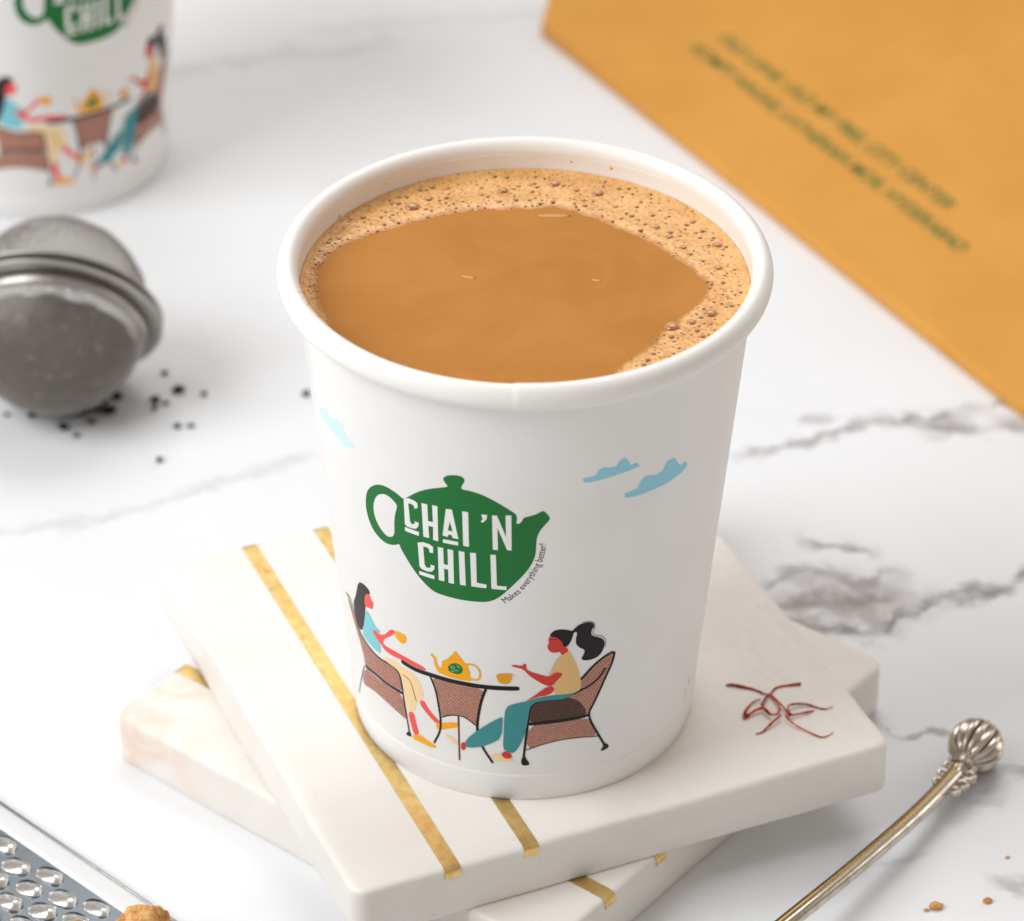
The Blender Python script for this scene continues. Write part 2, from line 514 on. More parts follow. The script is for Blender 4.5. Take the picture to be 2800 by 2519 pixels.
# printed artwork of the cup wall: (part, ink, outline as (angle in degrees, height in mm), holes or pen width)
ART = [
('printed_teapot','green',[(-31.45,70.48),(-28.78,72.25),(-25.46,73.8),(-22.31,74.77),(-19.43,75.54),(-19.84,75.99),(-20.51,76.61),(-20.71,77.19),(-20.17,77.79),(-19.11,78.25),(-17.36,78.59),(-15.92,78.57),(-15.09,78.25),(-14.83,77.66),(-15.29,76.93),(-15.81,76.21),(-15.84,75.56),(-13.5,75.53),(-10.69,75.06),(-7.91,74.11),(-5.15,72.87),(-2.93,71.71),(-1.68,70.92),(-1.48,69.74),(-1.82,68.93),(-1.12,68.74),(-0.28,69.33),(0.19,70.29),(1.81,70.59),(3.76,71.11),(4.72,71.7),(5.56,71.67),(7.14,70.08),(6.6,69.23),(5.5,68.27),(4.39,67.05),(3.71,65.67),(3.53,64.28),(3.45,61.98),(3.01,60.45),(1.93,58.67),(0.49,57),(-1.56,55.16),(-3.93,53.13),(-6.04,51.46),(-7.86,50.41),(-10.01,49.75),(-13.09,49.49),(-16.84,49.35),(-21,49.4),(-24.62,49.57),(-26.59,50.16),(-29.21,51.59),(-32.14,53.91),(-34.06,55.93),(-35.35,57.35),(-35.77,58.37),(-36.78,57.8),(-38.4,57.22),(-40.83,56.88),(-43.23,57.33),(-45.6,58.52),(-46.98,60.55),(-47.45,62.64),(-47.24,64.73),(-46.38,66.8),(-44.77,68.5),(-42.69,69.81),(-40.59,70.57),(-38.28,70.82),(-35.79,70.48),(-34.08,69.99),(-33.09,69.6)],[[(-40.12,68.65),(-38.2,68.85),(-36.44,68.28),(-35.28,67.5),(-35.57,66.66),(-36.36,64.91),(-36.88,62.98),(-36.99,61.18),(-37.45,59.76),(-38.52,59.04),(-40.12,58.77),(-41.82,59.47),(-43.28,60.62),(-44.23,62.3),(-44.34,64.03),(-43.55,66.06),(-42.04,67.71)]]),
('lettering','white',[(-32.87,69.96),(-31.31,70.24),(-29.33,70.11),(-28.58,69.73),(-28.69,68.65),(-29.68,68.27),(-29.78,68.92),(-30.59,69.16),(-31.51,69.03),(-31.41,64.84),(-30.88,64.35),(-29.89,64.74),(-30,65.26),(-28.66,65.25),(-28.92,64.35),(-29.67,63.6),(-30.89,63.36),(-32.44,63.36),(-33.17,63.71)],[]),
('lettering','white',[(-33.25,63.06),(-28.79,63.04),(-28.99,62.08),(-33.36,62.14)],[]),
('lettering','white',[(-27.37,70.15),(-25.67,70.25),(-25.76,66.36),(-24.32,66.43),(-24.24,70.42),(-22.73,70.44),(-23.1,62.23),(-24.6,62.21),(-24.38,65.28),(-25.79,65.24),(-25.75,62.41),(-27.53,62.29)],[]),
('lettering','white',[(-21.69,63.02),(-17.38,63.14),(-17.43,62.26),(-21.75,62.17)],[]),
('lettering','white',[(-15.89,70.53),(-14.29,70.5),(-14.41,62.43),(-16,62.41)],[]),
('lettering','white',[(-10.84,70.41),(-9.27,70.44),(-9.44,69.42),(-10.47,68.51),(-11.04,68.76),(-10.44,69.37)],[]),
('lettering','white',[(-8,70.42),(-6.73,70.52),(-4.39,65.59),(-4.48,70.65),(-2.99,70.71),(-2.98,62.52),(-4.13,62.55),(-6.64,67.67),(-6.59,62.41),(-7.95,62.44)],[]),
('lettering','white',[(-29.5,60.39),(-27.93,60.92),(-25.95,60.93),(-24.78,60.51),(-24.91,59.02),(-25.96,58.94),(-26.06,59.71),(-26.69,60.02),(-27.86,59.86),(-27.78,55.57),(-27.15,55.03),(-25.95,55.37),(-25.89,56.08),(-24.73,56.03),(-24.87,55.22),(-25.7,54.42),(-27.23,54.18),(-28.93,54.33),(-29.49,54.88)],[]),
('lettering','white',[(-29.69,53.67),(-24.94,53.66),(-25.08,52.8),(-29.78,52.79)],[]),
('lettering','white',[(-23.37,60.82),(-21.78,60.89),(-21.87,57.07),(-20.63,57.08),(-20.53,60.87),(-18.92,60.91),(-19.17,52.87),(-20.76,52.84),(-20.64,56),(-21.88,56.01),(-21.98,52.94),(-23.68,52.9)],[]),
('lettering','white',[(-17.35,61),(-15.77,60.99),(-15.77,52.98),(-17.43,52.99)],[]),
('lettering','white',[(-14.18,61.06),(-12.56,61.16),(-12.6,54.12),(-9.88,53.97),(-9.97,53.1),(-14.17,53.06)],[]),
('lettering','white',[(-8.65,61.23),(-7.19,61.22),(-7.04,53.95),(-4.37,53.9),(-4.47,53.03),(-8.55,53.1)],[]),
('lettering','white',[(-20.36,70.33),(-18.7,70.45),(-17.28,63.81),(-18.86,63.8),(-19.13,64.42),(-19.98,64.42),(-20.33,63.79),(-21.73,63.83)],[[(-19.42,67.56),(-18.77,65.34),(-20.17,65.35)]]),
('printed_wicker_chair_l','wicker',[(-67.33,34.4),(-64.39,33.8),(-62.13,31.24),(-60.18,28.23),(-58.01,27.22),(-54.31,26.39),(-50.3,25.84),(-45.97,25.99),(-42.74,26.03),(-40.99,25.22),(-40.33,23.61),(-40.62,20.54),(-45.62,20.21),(-51.11,20.25),(-55.47,20.19),(-59.29,20.28),(-59.03,22.06),(-60.48,25.34),(-63.44,29.02)],[]),
('printed_wicker_chair_l','wicker',[(-59.52,19.62),(-54.87,20.01),(-50.02,19.97),(-45.16,19.95),(-40.22,20.11),(-39.17,13.74),(-42.66,14.57),(-48.82,15.47),(-55.5,15.66),(-63.84,13.82)],[]),
('printed_wicker_chair_l','black',[(-67.5,34.46),(-63.58,34.7),(-61.88,31.9),(-60.39,28.69),(-57.92,27.48),(-54.26,26.55),(-50.29,25.9),(-45.94,26.14),(-42.73,26.12),(-40.74,25.31),(-40.19,23.1),(-39.95,18.92),(-39.32,14.26),(-38.79,10.25)],0.45),
('printed_wicker_chair_l','black',[(-58.82,20.14),(-53.41,20.69),(-48.78,20.44),(-44.54,20.46),(-40.16,20.5)],0.75),
('printed_wicker_chair_l','black',[(-59.84,19.76),(-63.78,14.97),(-68.45,9.51)],0.35),
('printed_wicker_chair_l','black',[(-40.75,10.04),(-39.09,11.31),(-38.32,11.13),(-38.01,10.12),(-39.58,9.79)],[]),
('printed_woman_l','cream',[(-47.78,27.28),(-42.14,28.06),(-39.02,27.42),(-34.31,27.06),(-32.47,25.19),(-31.38,22.37),(-33.71,20.43),(-34.93,19.36),(-35.32,18.1),(-35.65,17.37),(-38.49,16.48),(-39.12,18.34),(-39.51,21.62),(-39.89,24.32),(-40.59,25.64),(-42.47,26.2),(-45.91,26.29)],[]),
('printed_woman_l','coral',[(-38.73,16.4),(-36.14,17.05),(-35.46,14.04),(-34.59,11.7),(-36.85,10.72),(-37.88,13)],[]),
('printed_woman_l','coral',[(-33.96,20.16),(-31.9,21.52),(-30.28,19.53),(-28.01,18.11),(-26.12,17.12),(-27.6,16.28),(-30.49,17.7)],[]),
('printed_woman_l','amber',[(-38.04,10.49),(-34.56,11.85),(-32.11,11.25),(-28.62,10.49),(-28.39,9.9),(-31.04,9.5),(-34.04,9.82),(-37.24,9.67)],[]),
('printed_woman_l','amber',[(-27.99,16.33),(-24.92,17.4),(-21.41,18.14),(-19.73,18.17),(-19.71,17.3),(-23.48,16.13),(-27.14,14.86),(-28,15.46)],[]),
('printed_woman_l','brown',[(-39.33,25.49),(-37.14,25.21),(-35.99,24.16),(-35.42,22.06),(-34.72,20.28)],0.2),
('printed_woman_l','aqua',[(-53.85,36.36),(-51.82,35.66),(-49.8,33.71),(-46.74,33.3),(-49.86,31.84),(-48.46,30.22),(-48.02,27.41),(-51.67,27.25),(-55.79,27.87),(-57.99,28.33),(-56.51,30.88)],[]),
('printed_woman_l','hair',[(-56.39,41.83),(-53.45,42.63),(-50.76,42.21),(-50.34,41.23),(-52.61,40.34),(-53.49,39.23),(-53.85,36.36),(-57.18,29.77),(-59.57,28.9),(-60.9,30.4),(-62.15,34.24),(-59.13,37.44)],[]),
('printed_woman_l','coral',[(-52.75,40.47),(-50.66,41.03),(-50.21,39.98),(-49.14,39.58),(-49.94,37.71),(-51.97,37.33),(-53.97,36.8),(-53.99,38.48)],[]),
('printed_woman_l','coral',[(-51.64,31.89),(-49.75,32.76),(-47.62,32.34),(-44.94,33.6),(-42.66,35.59),(-40.54,35.96),(-41.35,34.66),(-45.16,32.5),(-46.63,31.4),(-46.6,30.36),(-42.63,30.53),(-38.09,30.52),(-33.89,30.27),(-30.31,29.87),(-30.11,29.16),(-33.23,29),(-38.28,29.28),(-43.89,28.92),(-46.59,29.2),(-47.96,30.08),(-50.2,30.88)],[]),
('printed_woman_l','amber',[(-40.54,35.96),(-38.86,36.24),(-36.33,36.07),(-36.58,34.33),(-38,33.42),(-39.57,33.74),(-41.29,34.74)],[]),
('printed_table','wicker',[(-28.74,28.02),(-21.58,28.6),(-10.92,28.13),(-12.38,25.4),(-13.4,21.75),(-14.05,18.35),(-17.58,20.06),(-20.14,20.19),(-23.19,19.59),(-25.79,18.49),(-26.64,21.88),(-27.26,25.42)],[]),
('printed_table','brown',[(-19.96,20.14),(-20.39,8.73)],0.55),
('printed_table','black',[(-25.59,18.63),(-23.19,19.65),(-20.14,20.25),(-17.58,20.12),(-14.05,18.35)],0.3),
('printed_table','black',[(-28.73,28.17),(-27.09,25.18),(-26.5,21.34),(-26.06,17.71),(-26.55,14.71),(-29.16,11.16)],0.45),
('printed_table','black',[(-10.92,28.13),(-12.3,25.41),(-13.4,21.75),(-14.05,18.35),(-13.87,15.76),(-12.36,12.83),(-9.35,9.49)],0.55),
('printed_table','black',[(-38.89,28.81),(-34.13,28.37),(-28.1,28.61),(-22.78,28.59),(-17.45,28.65),(-11.74,28.69),(-6.17,28.81),(-1.36,28.92)],1.05),
('printed_small_teapot','amber',[(-24.3,33.01),(-22.03,34.19),(-21.82,34.65),(-20.7,35.43),(-20.29,36.14),(-19.57,36.47),(-19.16,35.79),(-18.27,35.11),(-17.61,34.44),(-16.29,33.39),(-15.68,31.94),(-15.38,29.58),(-18.8,29.46),(-22.39,29.48),(-25.51,29.79),(-26.39,30.43),(-27.03,31.68),(-27.1,32.92),(-28.15,33.7),(-27.61,34.19),(-26.29,33.54),(-26.04,32.2),(-25.56,31.33),(-24.64,31.2)],[]),
('printed_small_teapot','amber',[(-16.74,33.62),(-14.61,33.98),(-12.97,33.23),(-12.41,31.91),(-12.74,30.6),(-13.95,30.05),(-15.79,30.18)],0.4),
('printed_small_teapot','ochre',[(-22.35,34.1),(-20.29,34.15),(-17.98,34.34)],0.15),
('printed_small_teapot','green',[(-22.5,32.11),(-21.25,33.05),(-19.76,33.45),(-18.34,33.12),(-17.67,32.31),(-18.02,31.33),(-19.36,30.68),(-20.98,30.68),(-22.29,31)],[]),
('printed_small_teapot','mint',[(-21.75,32.26),(-20.9,31.74)],0.22),
('printed_small_teapot','mint',[(-20.99,32.53),(-20.29,32.08)],0.22),
('printed_small_teapot','mint',[(-20.47,31.59),(-19.31,31.57)],0.22),
('printed_small_teapot','mint',[(-19.51,32.92),(-18.67,32.38)],0.22),
('printed_small_teapot','mint',[(-21.39,31.18),(-20.65,31.09)],0.22),
('printed_teacup','ochre',[(-7.89,32.36),(-2.85,32.75),(-2.99,32.06),(-3.26,31),(-3.96,30.05),(-6.43,29.91),(-7.37,30.77)],[]),
('printed_teacup','cream',[(-2.85,32.59),(-2.25,32.19),(-2.8,31.37)],0.15),
('printed_wicker_chair_r','wicker',[(17.5,29.79),(21.45,33.05),(25.44,34.78),(27.83,35.15),(28.45,34.55),(27.5,32.48),(25.94,29.84),(23.86,26.1),(22.01,22.95),(20.1,20.43),(15.04,20.61),(9.26,20.38),(2.17,20),(1.86,22.65),(2.4,24.29),(3.22,25.21),(4.88,25.7),(9.06,25.86),(13.29,26.16),(16.68,26.89),(17.8,27.54)],[]),
('printed_wicker_chair_r','wickerdark',[(2.17,20.09),(1.92,22.65),(2.45,24.29),(3.28,25.16),(4.88,25.68),(9.06,25.86),(13.29,26.16),(16.81,25),(19.32,22.73),(20.09,20.53),(15.03,20.66),(9.26,20.43)],[]),
('printed_wicker_chair_r','wicker',[(1.89,19.57),(9.28,20.07),(20.14,19.95),(21.84,17.8),(24.35,14.45),(18.37,15.19),(12.38,15.39),(6.57,14.66),(1.39,13.13)],[]),
('printed_wicker_chair_r','brown',[(1.38,13.25),(6.57,14.66),(12.38,15.39),(18.37,15.19),(24.36,14.33)],0.28),
('printed_wicker_chair_r','black',[(17.57,29.97),(21.46,33.01),(25.44,34.73),(28.03,35.01),(27.5,32.48),(25.94,29.84),(23.86,26.1),(22.01,22.95),(20.25,20.45),(24.3,14.93),(27.61,10.74)],0.5),
('printed_wicker_chair_r','black',[(25.17,31.39),(23.26,29.24),(20.4,27.92),(17.24,27.15),(13.29,26.11),(9.06,25.81),(4.88,25.7),(2.95,24.94),(2.13,23.59),(1.74,20.29),(1.08,15.53),(0.3,9.76)],0.5),
('printed_wicker_chair_r','black',[(2.03,19.93),(9.27,20.26),(20.1,20.43)],0.85),
('printed_wicker_chair_r','black',[(-0.29,10.96),(0.81,11.93),(1.47,10.72),(2.44,9.75),(2.01,9.22),(-0.28,9.22)],[]),
('printed_wicker_chair_r','black',[(26.22,11.89),(27.89,11.75),(28.87,10.56),(27.4,10.19),(26.09,10.08),(25.66,10.46),(26.64,11.08)],[]),
('printed_woman_r','cream',[(-25.2,14.3),(-23.22,14.59),(-20.65,13.07),(-20.33,12.2),(-22.23,12.56)],[]),
('printed_woman_r','coraldark',[(-19.64,13.18),(-17.99,13.9),(-17.97,11.75),(-19.61,11.34)],[]),
('printed_woman_r','cream',[(-10.03,11.65),(-6.77,11.96),(-5.91,11.13),(-2.98,11.03),(-2.25,10.45),(-5.92,9.99),(-9.18,10.23)],[]),
('printed_woman_r','coraldark',[(-6.77,11.87),(-5.29,12.97),(-3.49,12.33),(-3.06,11.1),(-5.32,10.75)],[]),
('printed_woman_r','teal',[(-5.91,21.46),(-6.3,21.48),(-9.18,20.2),(-13.64,17.57),(-17.86,14.44),(-18.12,12.73),(-17.22,12.4),(-13.85,13.01),(-9.94,14.29),(-6.31,16.21)],[]),
('printed_woman_r','teal',[(1.27,25.71),(4.86,26.64),(12.95,27.13),(16.1,26.92),(16.95,27.2),(13.3,25.81),(9.07,25.74),(4.88,25.7),(3.08,25.05),(2.13,23.82),(1.6,20.29),(0.64,16.72),(-1.08,13.84),(-2.82,12.24),(-5,12.82),(-6.04,13.41),(-5.68,17.73),(-5.38,22.48),(-4.85,23.93),(-3.73,24.68),(-1.22,25.3)],[]),
('printed_woman_r','coraldark',[(9.36,29.11),(9.46,27.89),(7.62,27.08),(4.3,26.78),(0.72,25.71),(3.2,26.85),(5.38,28.18),(7.56,29.28)],[]),
('printed_woman_r','sand',[(13.53,37.58),(14.49,36.21),(15.64,34.45),(16.67,32.46),(17.53,29.79),(17.68,27.56),(16.1,26.92),(12.68,26.88),(9.72,27.05),(9.36,29.11),(9.72,30.47),(12.01,32.11),(9.64,32.79),(7.7,31.66),(8.52,33.34),(9.8,35.55),(11.25,36.68),(12.45,37.24)],[]),
('printed_woman_r','coraldark',[(-3.51,34.65),(-2.3,34.87),(-0.15,34.59),(0.87,35.4),(1.2,34.54),(0.99,33.9),(2.56,33.1),(5.01,32.43),(7.76,31.59),(9.63,32.84),(12.08,32.27),(11.13,31.23),(9.74,30.19),(8.94,29.32),(7.28,29.44),(4.78,30.6),(2.03,32.18),(0.13,33.92),(-2.03,34.23)],[]),
('printed_woman_r','coraldark',[(7.71,41.69),(8.91,41.56),(10.26,41.04),(11.24,40.17),(11.69,38.99),(12.66,38.66),(13.44,37.7),(12.46,37.2),(11.39,36.73),(10.8,37.75),(9.73,37.57),(8.38,37.67),(7.41,38.42),(7.07,39.4),(7.58,39.94),(7.36,41.09)],[]),
('printed_woman_r','black',[(7.71,41.75),(8.08,42.52),(9.25,43.12),(11.11,43.18),(12.99,42.81),(14.23,42.35),(15.13,43.18),(16.45,43.79),(18.36,43.96),(19.76,43.73),(20.64,43.12),(20.7,42.43),(20.03,41.99),(19.83,40.89),(20.59,40.19),(22.35,39.63),(23.86,38.88),(24.47,37.73),(24.15,36.43),(23.04,35.05),(21.05,34.46),(18.46,34.56),(17.23,35.09),(18.06,36.16),(18.27,37.27),(16.54,38.06),(15.51,39),(15.37,40.43),(15.72,41.52),(15.41,42.15),(14.58,41.96),(14.44,41),(13.7,39.5),(12.66,38.66),(11.69,38.99),(11.24,40.17),(10.26,41.06),(8.78,41.57)],[]),
('printed_woman_r','brown',[(7.95,40.9),(8.8,41),(9.74,40.86)],0.2),
('printed_woman_r','grey',[(16.98,44.1),(19.45,44.07),(20.97,43.17),(20.89,42.06),(20.28,41.26),(20.91,40.4),(23.49,39.8),(24.85,38.33),(24.56,36.8)],0.12),
('printed_cloud_a','sky',[(15.09,78.26),(18.41,78.51),(19.18,79.59),(20.55,80.07),(22.29,79.66),(24.03,79.65),(25.09,80.87),(26.55,81.07),(27.54,80.08),(28.26,78.96),(29.96,79.17),(30.95,78.15),(27.78,77.78),(24.21,77.6),(20.76,77.3),(17.38,77.18),(15.59,77.33)],[]),
('printed_cloud_b','sky',[(27.08,72.73),(30.79,73.04),(31.58,74.53),(33.09,75.33),(36.55,74.48),(38.56,74.93),(39.7,76.73),(42.25,76.71),(43.67,75.18),(44.91,74.03),(47.07,74.13),(48,72.93),(45.87,72.01),(40.58,71.4),(34.28,71.27),(29.72,71.32),(27.3,71.71)],[]),
('printed_cloud_c','sky',[(-68.59,76.88),(-62.84,79.13),(-61.97,77.49),(-57.36,79.16),(-54.31,79.46),(-54.11,78.05),(-52.72,76.98),(-49.18,76.45),(-49.93,75.35),(-52.79,74.51),(-57.42,74.81),(-62.94,74.91),(-68.95,75.24)],[]),
]
TAGLINE = [(-4.86,49.74),(-2.46,51.1),(0.22,53.1),(2.26,55.3),(3.99,57.59),(5.25,59.87),(5.93,61.89),(6.22,64.05)]

# ------------------------------------------------------------------ paper cup
CUP_H, CUP_RB, CUP_RT, RIM_R, TUBE = 100.73, 33.03, 42.08, 45.0, 2.475
TEA_Z = 94.0


def wall_r(z):
    return CUP_RB + (CUP_RT - CUP_RB) * z / CUP_H


def paper_material(name, warm):
    nd = Nodes(name)
    P = nd.mm()
    f = nd.noise(P, 1.6, 4.0, .6).outputs['Fac']
    nd.bump(f, .035, .08)
    c = nd.mix(nd.smooth(nd.noise(P, .06, 3.0).outputs['Fac'], .3, .7), (0.83, 0.825, 0.82), (0.81, 0.80, 0.79))
    if warm:
        c = (0.84, 0.825, 0.80)
    return nd.put(color=c, rough=.42, spec=.42)


PAPER = paper_material('white_coated_paper', False)
RIM_PAPER = paper_material('white_rolled_paper', True)

PRINT = {k: plain('print_' + k, c, .45, spec=.22) for k, c in dict(
    green=(30, 112, 52), white=(236, 235, 234), black=(24, 20, 22), hair=(52, 44, 50), coral=(240, 92, 84), coraldark=(208, 62, 52),
    aqua=(128, 204, 214), teal=(64, 142, 148), amber=(246, 172, 30), ochre=(226, 158, 40), cream=(246, 214, 164), sand=(226, 186, 124),
    sky_sheen=(206, 233, 238), brown=(98, 46, 40), mint=(150, 214, 164), sky=(150, 208, 226), grey=(120, 112, 112)).items()}


def wicker(name, a, b):
    nd = Nodes(name)
    uv = nd.n.new('ShaderNodeUVMap').outputs[0]
    br = nd.n.new('ShaderNodeTexBrick')
    nd.t.links.new(uv, br.inputs['Vector'])
    br.inputs['Color1'].default_value = (*lin(a), 1)
    br.inputs['Color2'].default_value = (*lin(tuple(v * .88 for v in a)), 1)
    br.inputs['Mortar'].default_value = (*lin(b), 1)
    br.inputs['Scale'].default_value = 1.25
    br.inputs['Mortar Size'].default_value = .10
    br.inputs['Brick Width'].default_value = .85
    br.inputs['Row Height'].default_value = .55
    return nd.put(color=br.outputs[0], rough=.45, spec=.22)


PRINT['wicker'] = wicker('print_wicker', (212, 158, 138), (138, 90, 78))
PRINT['wickerdark'] = wicker('print_wickerdark', (104, 74, 62), (58, 36, 32))
REF = 36.6     # the artwork is laid out flat at this radius: x = angle, y = height


def flat(p):
    return (math.radians(p[0]) * REF, p[1])


def stroke_polygon(pts, w):
    L, Rr = [], []
    n = len(pts)
    for i in range(n):
        a, b = Vector(pts[max(i - 1, 0)]), Vector(pts[min(i + 1, n - 1)])
        d = (b - a).normalized()
        nrm = Vector((-d.y, d.x)) * w / 2
        p = Vector(pts[i])
        if i == 0:
            p = p - d * w * .3
        if i == n - 1:
            p = p + d * w * .3
        k = 1.0 if 0 < i < n - 1 else .7
        L.append(tuple(p + nrm * k))
        Rr.append(tuple(p - nrm * k))
    return L + Rr[::-1]


def on_wall(x, y, off):
    a = x / REF
    r = wall_r(y) + off
    return (r * math.sin(a), -r * math.cos(a), y)


def decal(items, name, parent):
    """ink lying on the cone of the wall; items = (layer, ink, verts2d, faces)"""
    inks = []
    bm = bmesh.new()
    uvl = bm.loops.layers.uv.new('UVMap')
    vsd, fsd, mats, uvs = [], [], [], []
    for layer, ink, v2, f2 in items:
        if ink not in inks:
            inks.append(ink)
        b = bmesh.new()
        vs_ = [b.verts.new((x, y, 0)) for x, y in v2]
        for f in f2:
            try:
                b.faces.new([vs_[i] for i in f])
            except ValueError:
                pass
        x0, x1 = min(v[0] for v in v2), max(v[0] for v in v2)
        k = math.ceil(x0 / .4)
        while k * .4 < x1:
            bmesh.ops.bisect_plane(b, geom=b.verts[:] + b.edges[:] + b.faces[:], dist=1e-5, plane_co=(k * .4, 0, 0), plane_no=(1, 0, 0))
            k += 1
        b.verts.ensure_lookup_table()
        o = len(vsd)
        for i, v in enumerate(b.verts):
            v.index = i
            vsd.append((v.co.x, v.co.y, layer))
        for f in b.faces:
            fsd.append(tuple(o + v.index for v in f.verts))
            mats.append(inks.index(ink))
        b.free()
    bm.free()
    verts = [on_wall(x, y, .02 + .0015 * l) for x, y, l in vsd]
    o = mesh_object(name, verts, fsd, [PRINT[i] for i in inks], parent, face_mats=mats)
    me = o.data
    uv = me.uv_layers.new(name='UVMap')
    for lp in me.loops:
        x, y, _ = vsd[lp.vertex_index]
        uv.data[lp.index].uv = (x, y)
    # make the ink face outwards
    flip = [p.index for p in me.polygons if p.normal.dot(Vector((p.center.x, p.center.y, 0))) < 0]
    if flip:
        b = bmesh.new()
        b.from_mesh(me)
        b.faces.ensure_lookup_table()
        bmesh.ops.reverse_faces(b, faces=[b.faces[i] for i in flip])
        b.to_mesh(me)
        b.free()
    return o


def poly_item(layer, ink, outer, holes):
    loops = [outer] + list(holes)
    tris = tessellate_polygon([[Vector((x, y, 0)) for x, y in l] for l in loops])
    allv = [p for l in loops for p in l]
    return (layer, ink, allv, [tuple(t_) for t_ in tris])


def build_prints(root):
    parts = {}
    for layer, (part, ink, pts, extra) in enumerate(ART):
        ink = 'sky_sheen' if part == 'printed_cloud_c' else ink  # paler ink: the sheen washing out this cloud is put into its colour
        layer = 0 if 'cloud' in part or part == 'printed_teapot' else 2 if part == 'lettering' else layer - 14
        if isinstance(extra, list):
            sharp = part == 'lettering' or 'cloud' in part or 'small_teapot' in part
            o_ = [flat(p) for p in pts]
            hs = [[flat(p) for p in h] for h in extra]
            if not sharp:
                o_, hs = chaikin(o_), [chaikin(h) for h in hs]
            it = poly_item(layer, ink, o_, hs)
        else:
            line = [flat(p) for p in pts]
            if len(line) > 2:
                line = chaikin(line, False, 2)
            it = poly_item(layer, ink, stroke_polygon(line, extra), [])
        parts.setdefault(part, []).append(it)
    # small slogan that follows the belly of the printed teapot
    path = [flat(p) for p in TAGLINE]
    path = chaikin(path, False, 2)
    seg = [0.0]
    for a, b in zip(path, path[1:]):
        seg.append(seg[-1] + math.dist(a, b))
    tv, tf = text_mesh('Makes everything better!', 1.0)
    wid = max(v[0] for v in tv)
    k = seg[-1] / wid
    out = []
    for x, y, _ in tv:
        s = min(max(x * k, 0), seg[-1] - 1e-4)
        i = max(j for j in range(len(seg) - 1) if seg[j] <= s)
        t_ = (s - seg[i]) / (seg[i + 1] - seg[i])
        a, b = Vector(path[i]), Vector(path[i + 1])
        d = (b - a).normalized()
        p = a.lerp(b, t_) + Vector((-d.y, d.x)) * y * k * 1.15
        out.append((p.x, p.y))
    logo = decal(parts.pop('printed_teapot'), 'printed_teapot', root)
    logo['label'] = 'green printed teapot emblem'
    low = parts.pop('lettering')
    le = decal(low, 'lettering', logo)
    le['label'] = "white letters CHAI 'N' CHILL"
    sl = decal([(4, 'black', out, tf)], 'slogan', logo)
    sl['label'] = 'tiny black slogan Makes everything better!'
    rename = dict(printed_wicker_chair_l='printed_chair', printed_wicker_chair_r='printed_chair', printed_woman_l='printed_woman',
                  printed_woman_r='printed_woman', printed_cloud_a='printed_cloud', printed_cloud_b='printed_cloud', printed_cloud_c='printed_cloud')
    for name, items in parts.items():
        decal(items, rename.get(name, name), root)
    # a column of minute dark print near the side seam
    items = []
    rnd = random.Random(3)
    for i in range(9):
        a, z = 65.5 + rnd.random() * 3.2, 9.2 + i * .55
        x, y = flat((a, z))
        items.append(poly_item(3, 'grey', [(x, y), (x + .5 + rnd.random() * .5, y + .05), (x + .5, y + .22), (x, y + .2)], []))
    decal(items, 'printed_small_text', root)


def build_cup():
    root = empty('paper_cup')
    prof = [(0, 3.2), (CUP_RB - 1.2, 3.2), (CUP_RB - 1.0, 2.8), (CUP_RB - .9, .15), (CUP_RB - .6, 0.0), (CUP_RB - .15, .05), (CUP_RB, .35),
            (wall_r(3) + .12, 3.0), (wall_r(6.2) + .14, 6.2), (wall_r(6.45) + .1, 6.45), (wall_r(6.6), 6.6), (wall_r(7.0), 7.0)]
    prof += [(wall_r(z), z) for z in (10, 20, 30, 40, 50, 60, 70, 80, 90, 94, 96.4)]
    RA = 1.95                                  # half width of the rolled rim
    rc, zc = RIM_R - RA, CUP_H - TUBE
    prof += [(wall_r(97.2) - .1, 97.4), (wall_r(97.4) - .3, 98.6)]
    # inner face
    prof += [(41.6, 98.9), (41.11, 98.3), (41.13, 97.6), (wall_r(96) - .5, 96), (wall_r(90) - .5, 90), (wall_r(60) - .5, 60), (wall_r(20) - .5, 20), (wall_r(4) - .5, 4.0), (0, 4.0)]
    v, f = lathe(prof, 256)
    mesh_object('wall', v, f, PAPER, root)
    # rolled rim with the small step of the paper seam
    rp = []
    for i in range(28):
        a = 2 * math.pi * i / 28
        x, z = math.cos(a), math.sin(a)
        ex = TUBE * (1.0 if z > 0 else 1.0)
        rp.append((rc + x * RA, zc + z * ex))

    def seam(a, i, r, z):
        d = math.degrees(a)
        d = d if d < 180 else d - 360        # angle right of the seam
        s = d + 2.2
        k = 0.0
        if s > 0:
            k = .07 * math.exp(-s / 40)
            if s < .7:
                k *= s / .7
        w = .03 * noise.noise(Vector((math.cos(a) * 2.2, math.sin(a) * 2.2, .7)))
        return rc + (r - rc) * (1 + k + w * .6), zc + (z - zc) * (1 + k) + w * 1.6
    v, f = lathe(rp, 512, closed=True, wobble=seam)
    mesh_object('rim', v, f, RIM_PAPER, root)
    # thin lip of paper tucked under the roll
    lp = [(wall_r(95.2) + .02, 95.0), (wall_r(95.2) + .38, 95.25), (wall_r(96) + .55, 96.1), (wall_r(96) + .4, 97.0)]
    v, f = lathe(lp, 256)
    mesh_object('rim_lip', v, f, RIM_PAPER, root)
    build_prints(root)
    return root


cup = build_cup()
cup2 = copy_tree(cup)
cup2.location = Vector((-127.14, 252.0, 0)) * MM
cup2.rotation_euler = (0, 0, math.radians(52))
cup.location = Vector((0, 0, BOARD_TOP)) * MM
tag(cup, 'white paper cup full of milky tea on the marble boards', 'cup', 'printed paper cups')
tag(cup2, 'blurred white paper cup standing on the table behind the mesh tea ball', 'cup', 'printed paper cups')

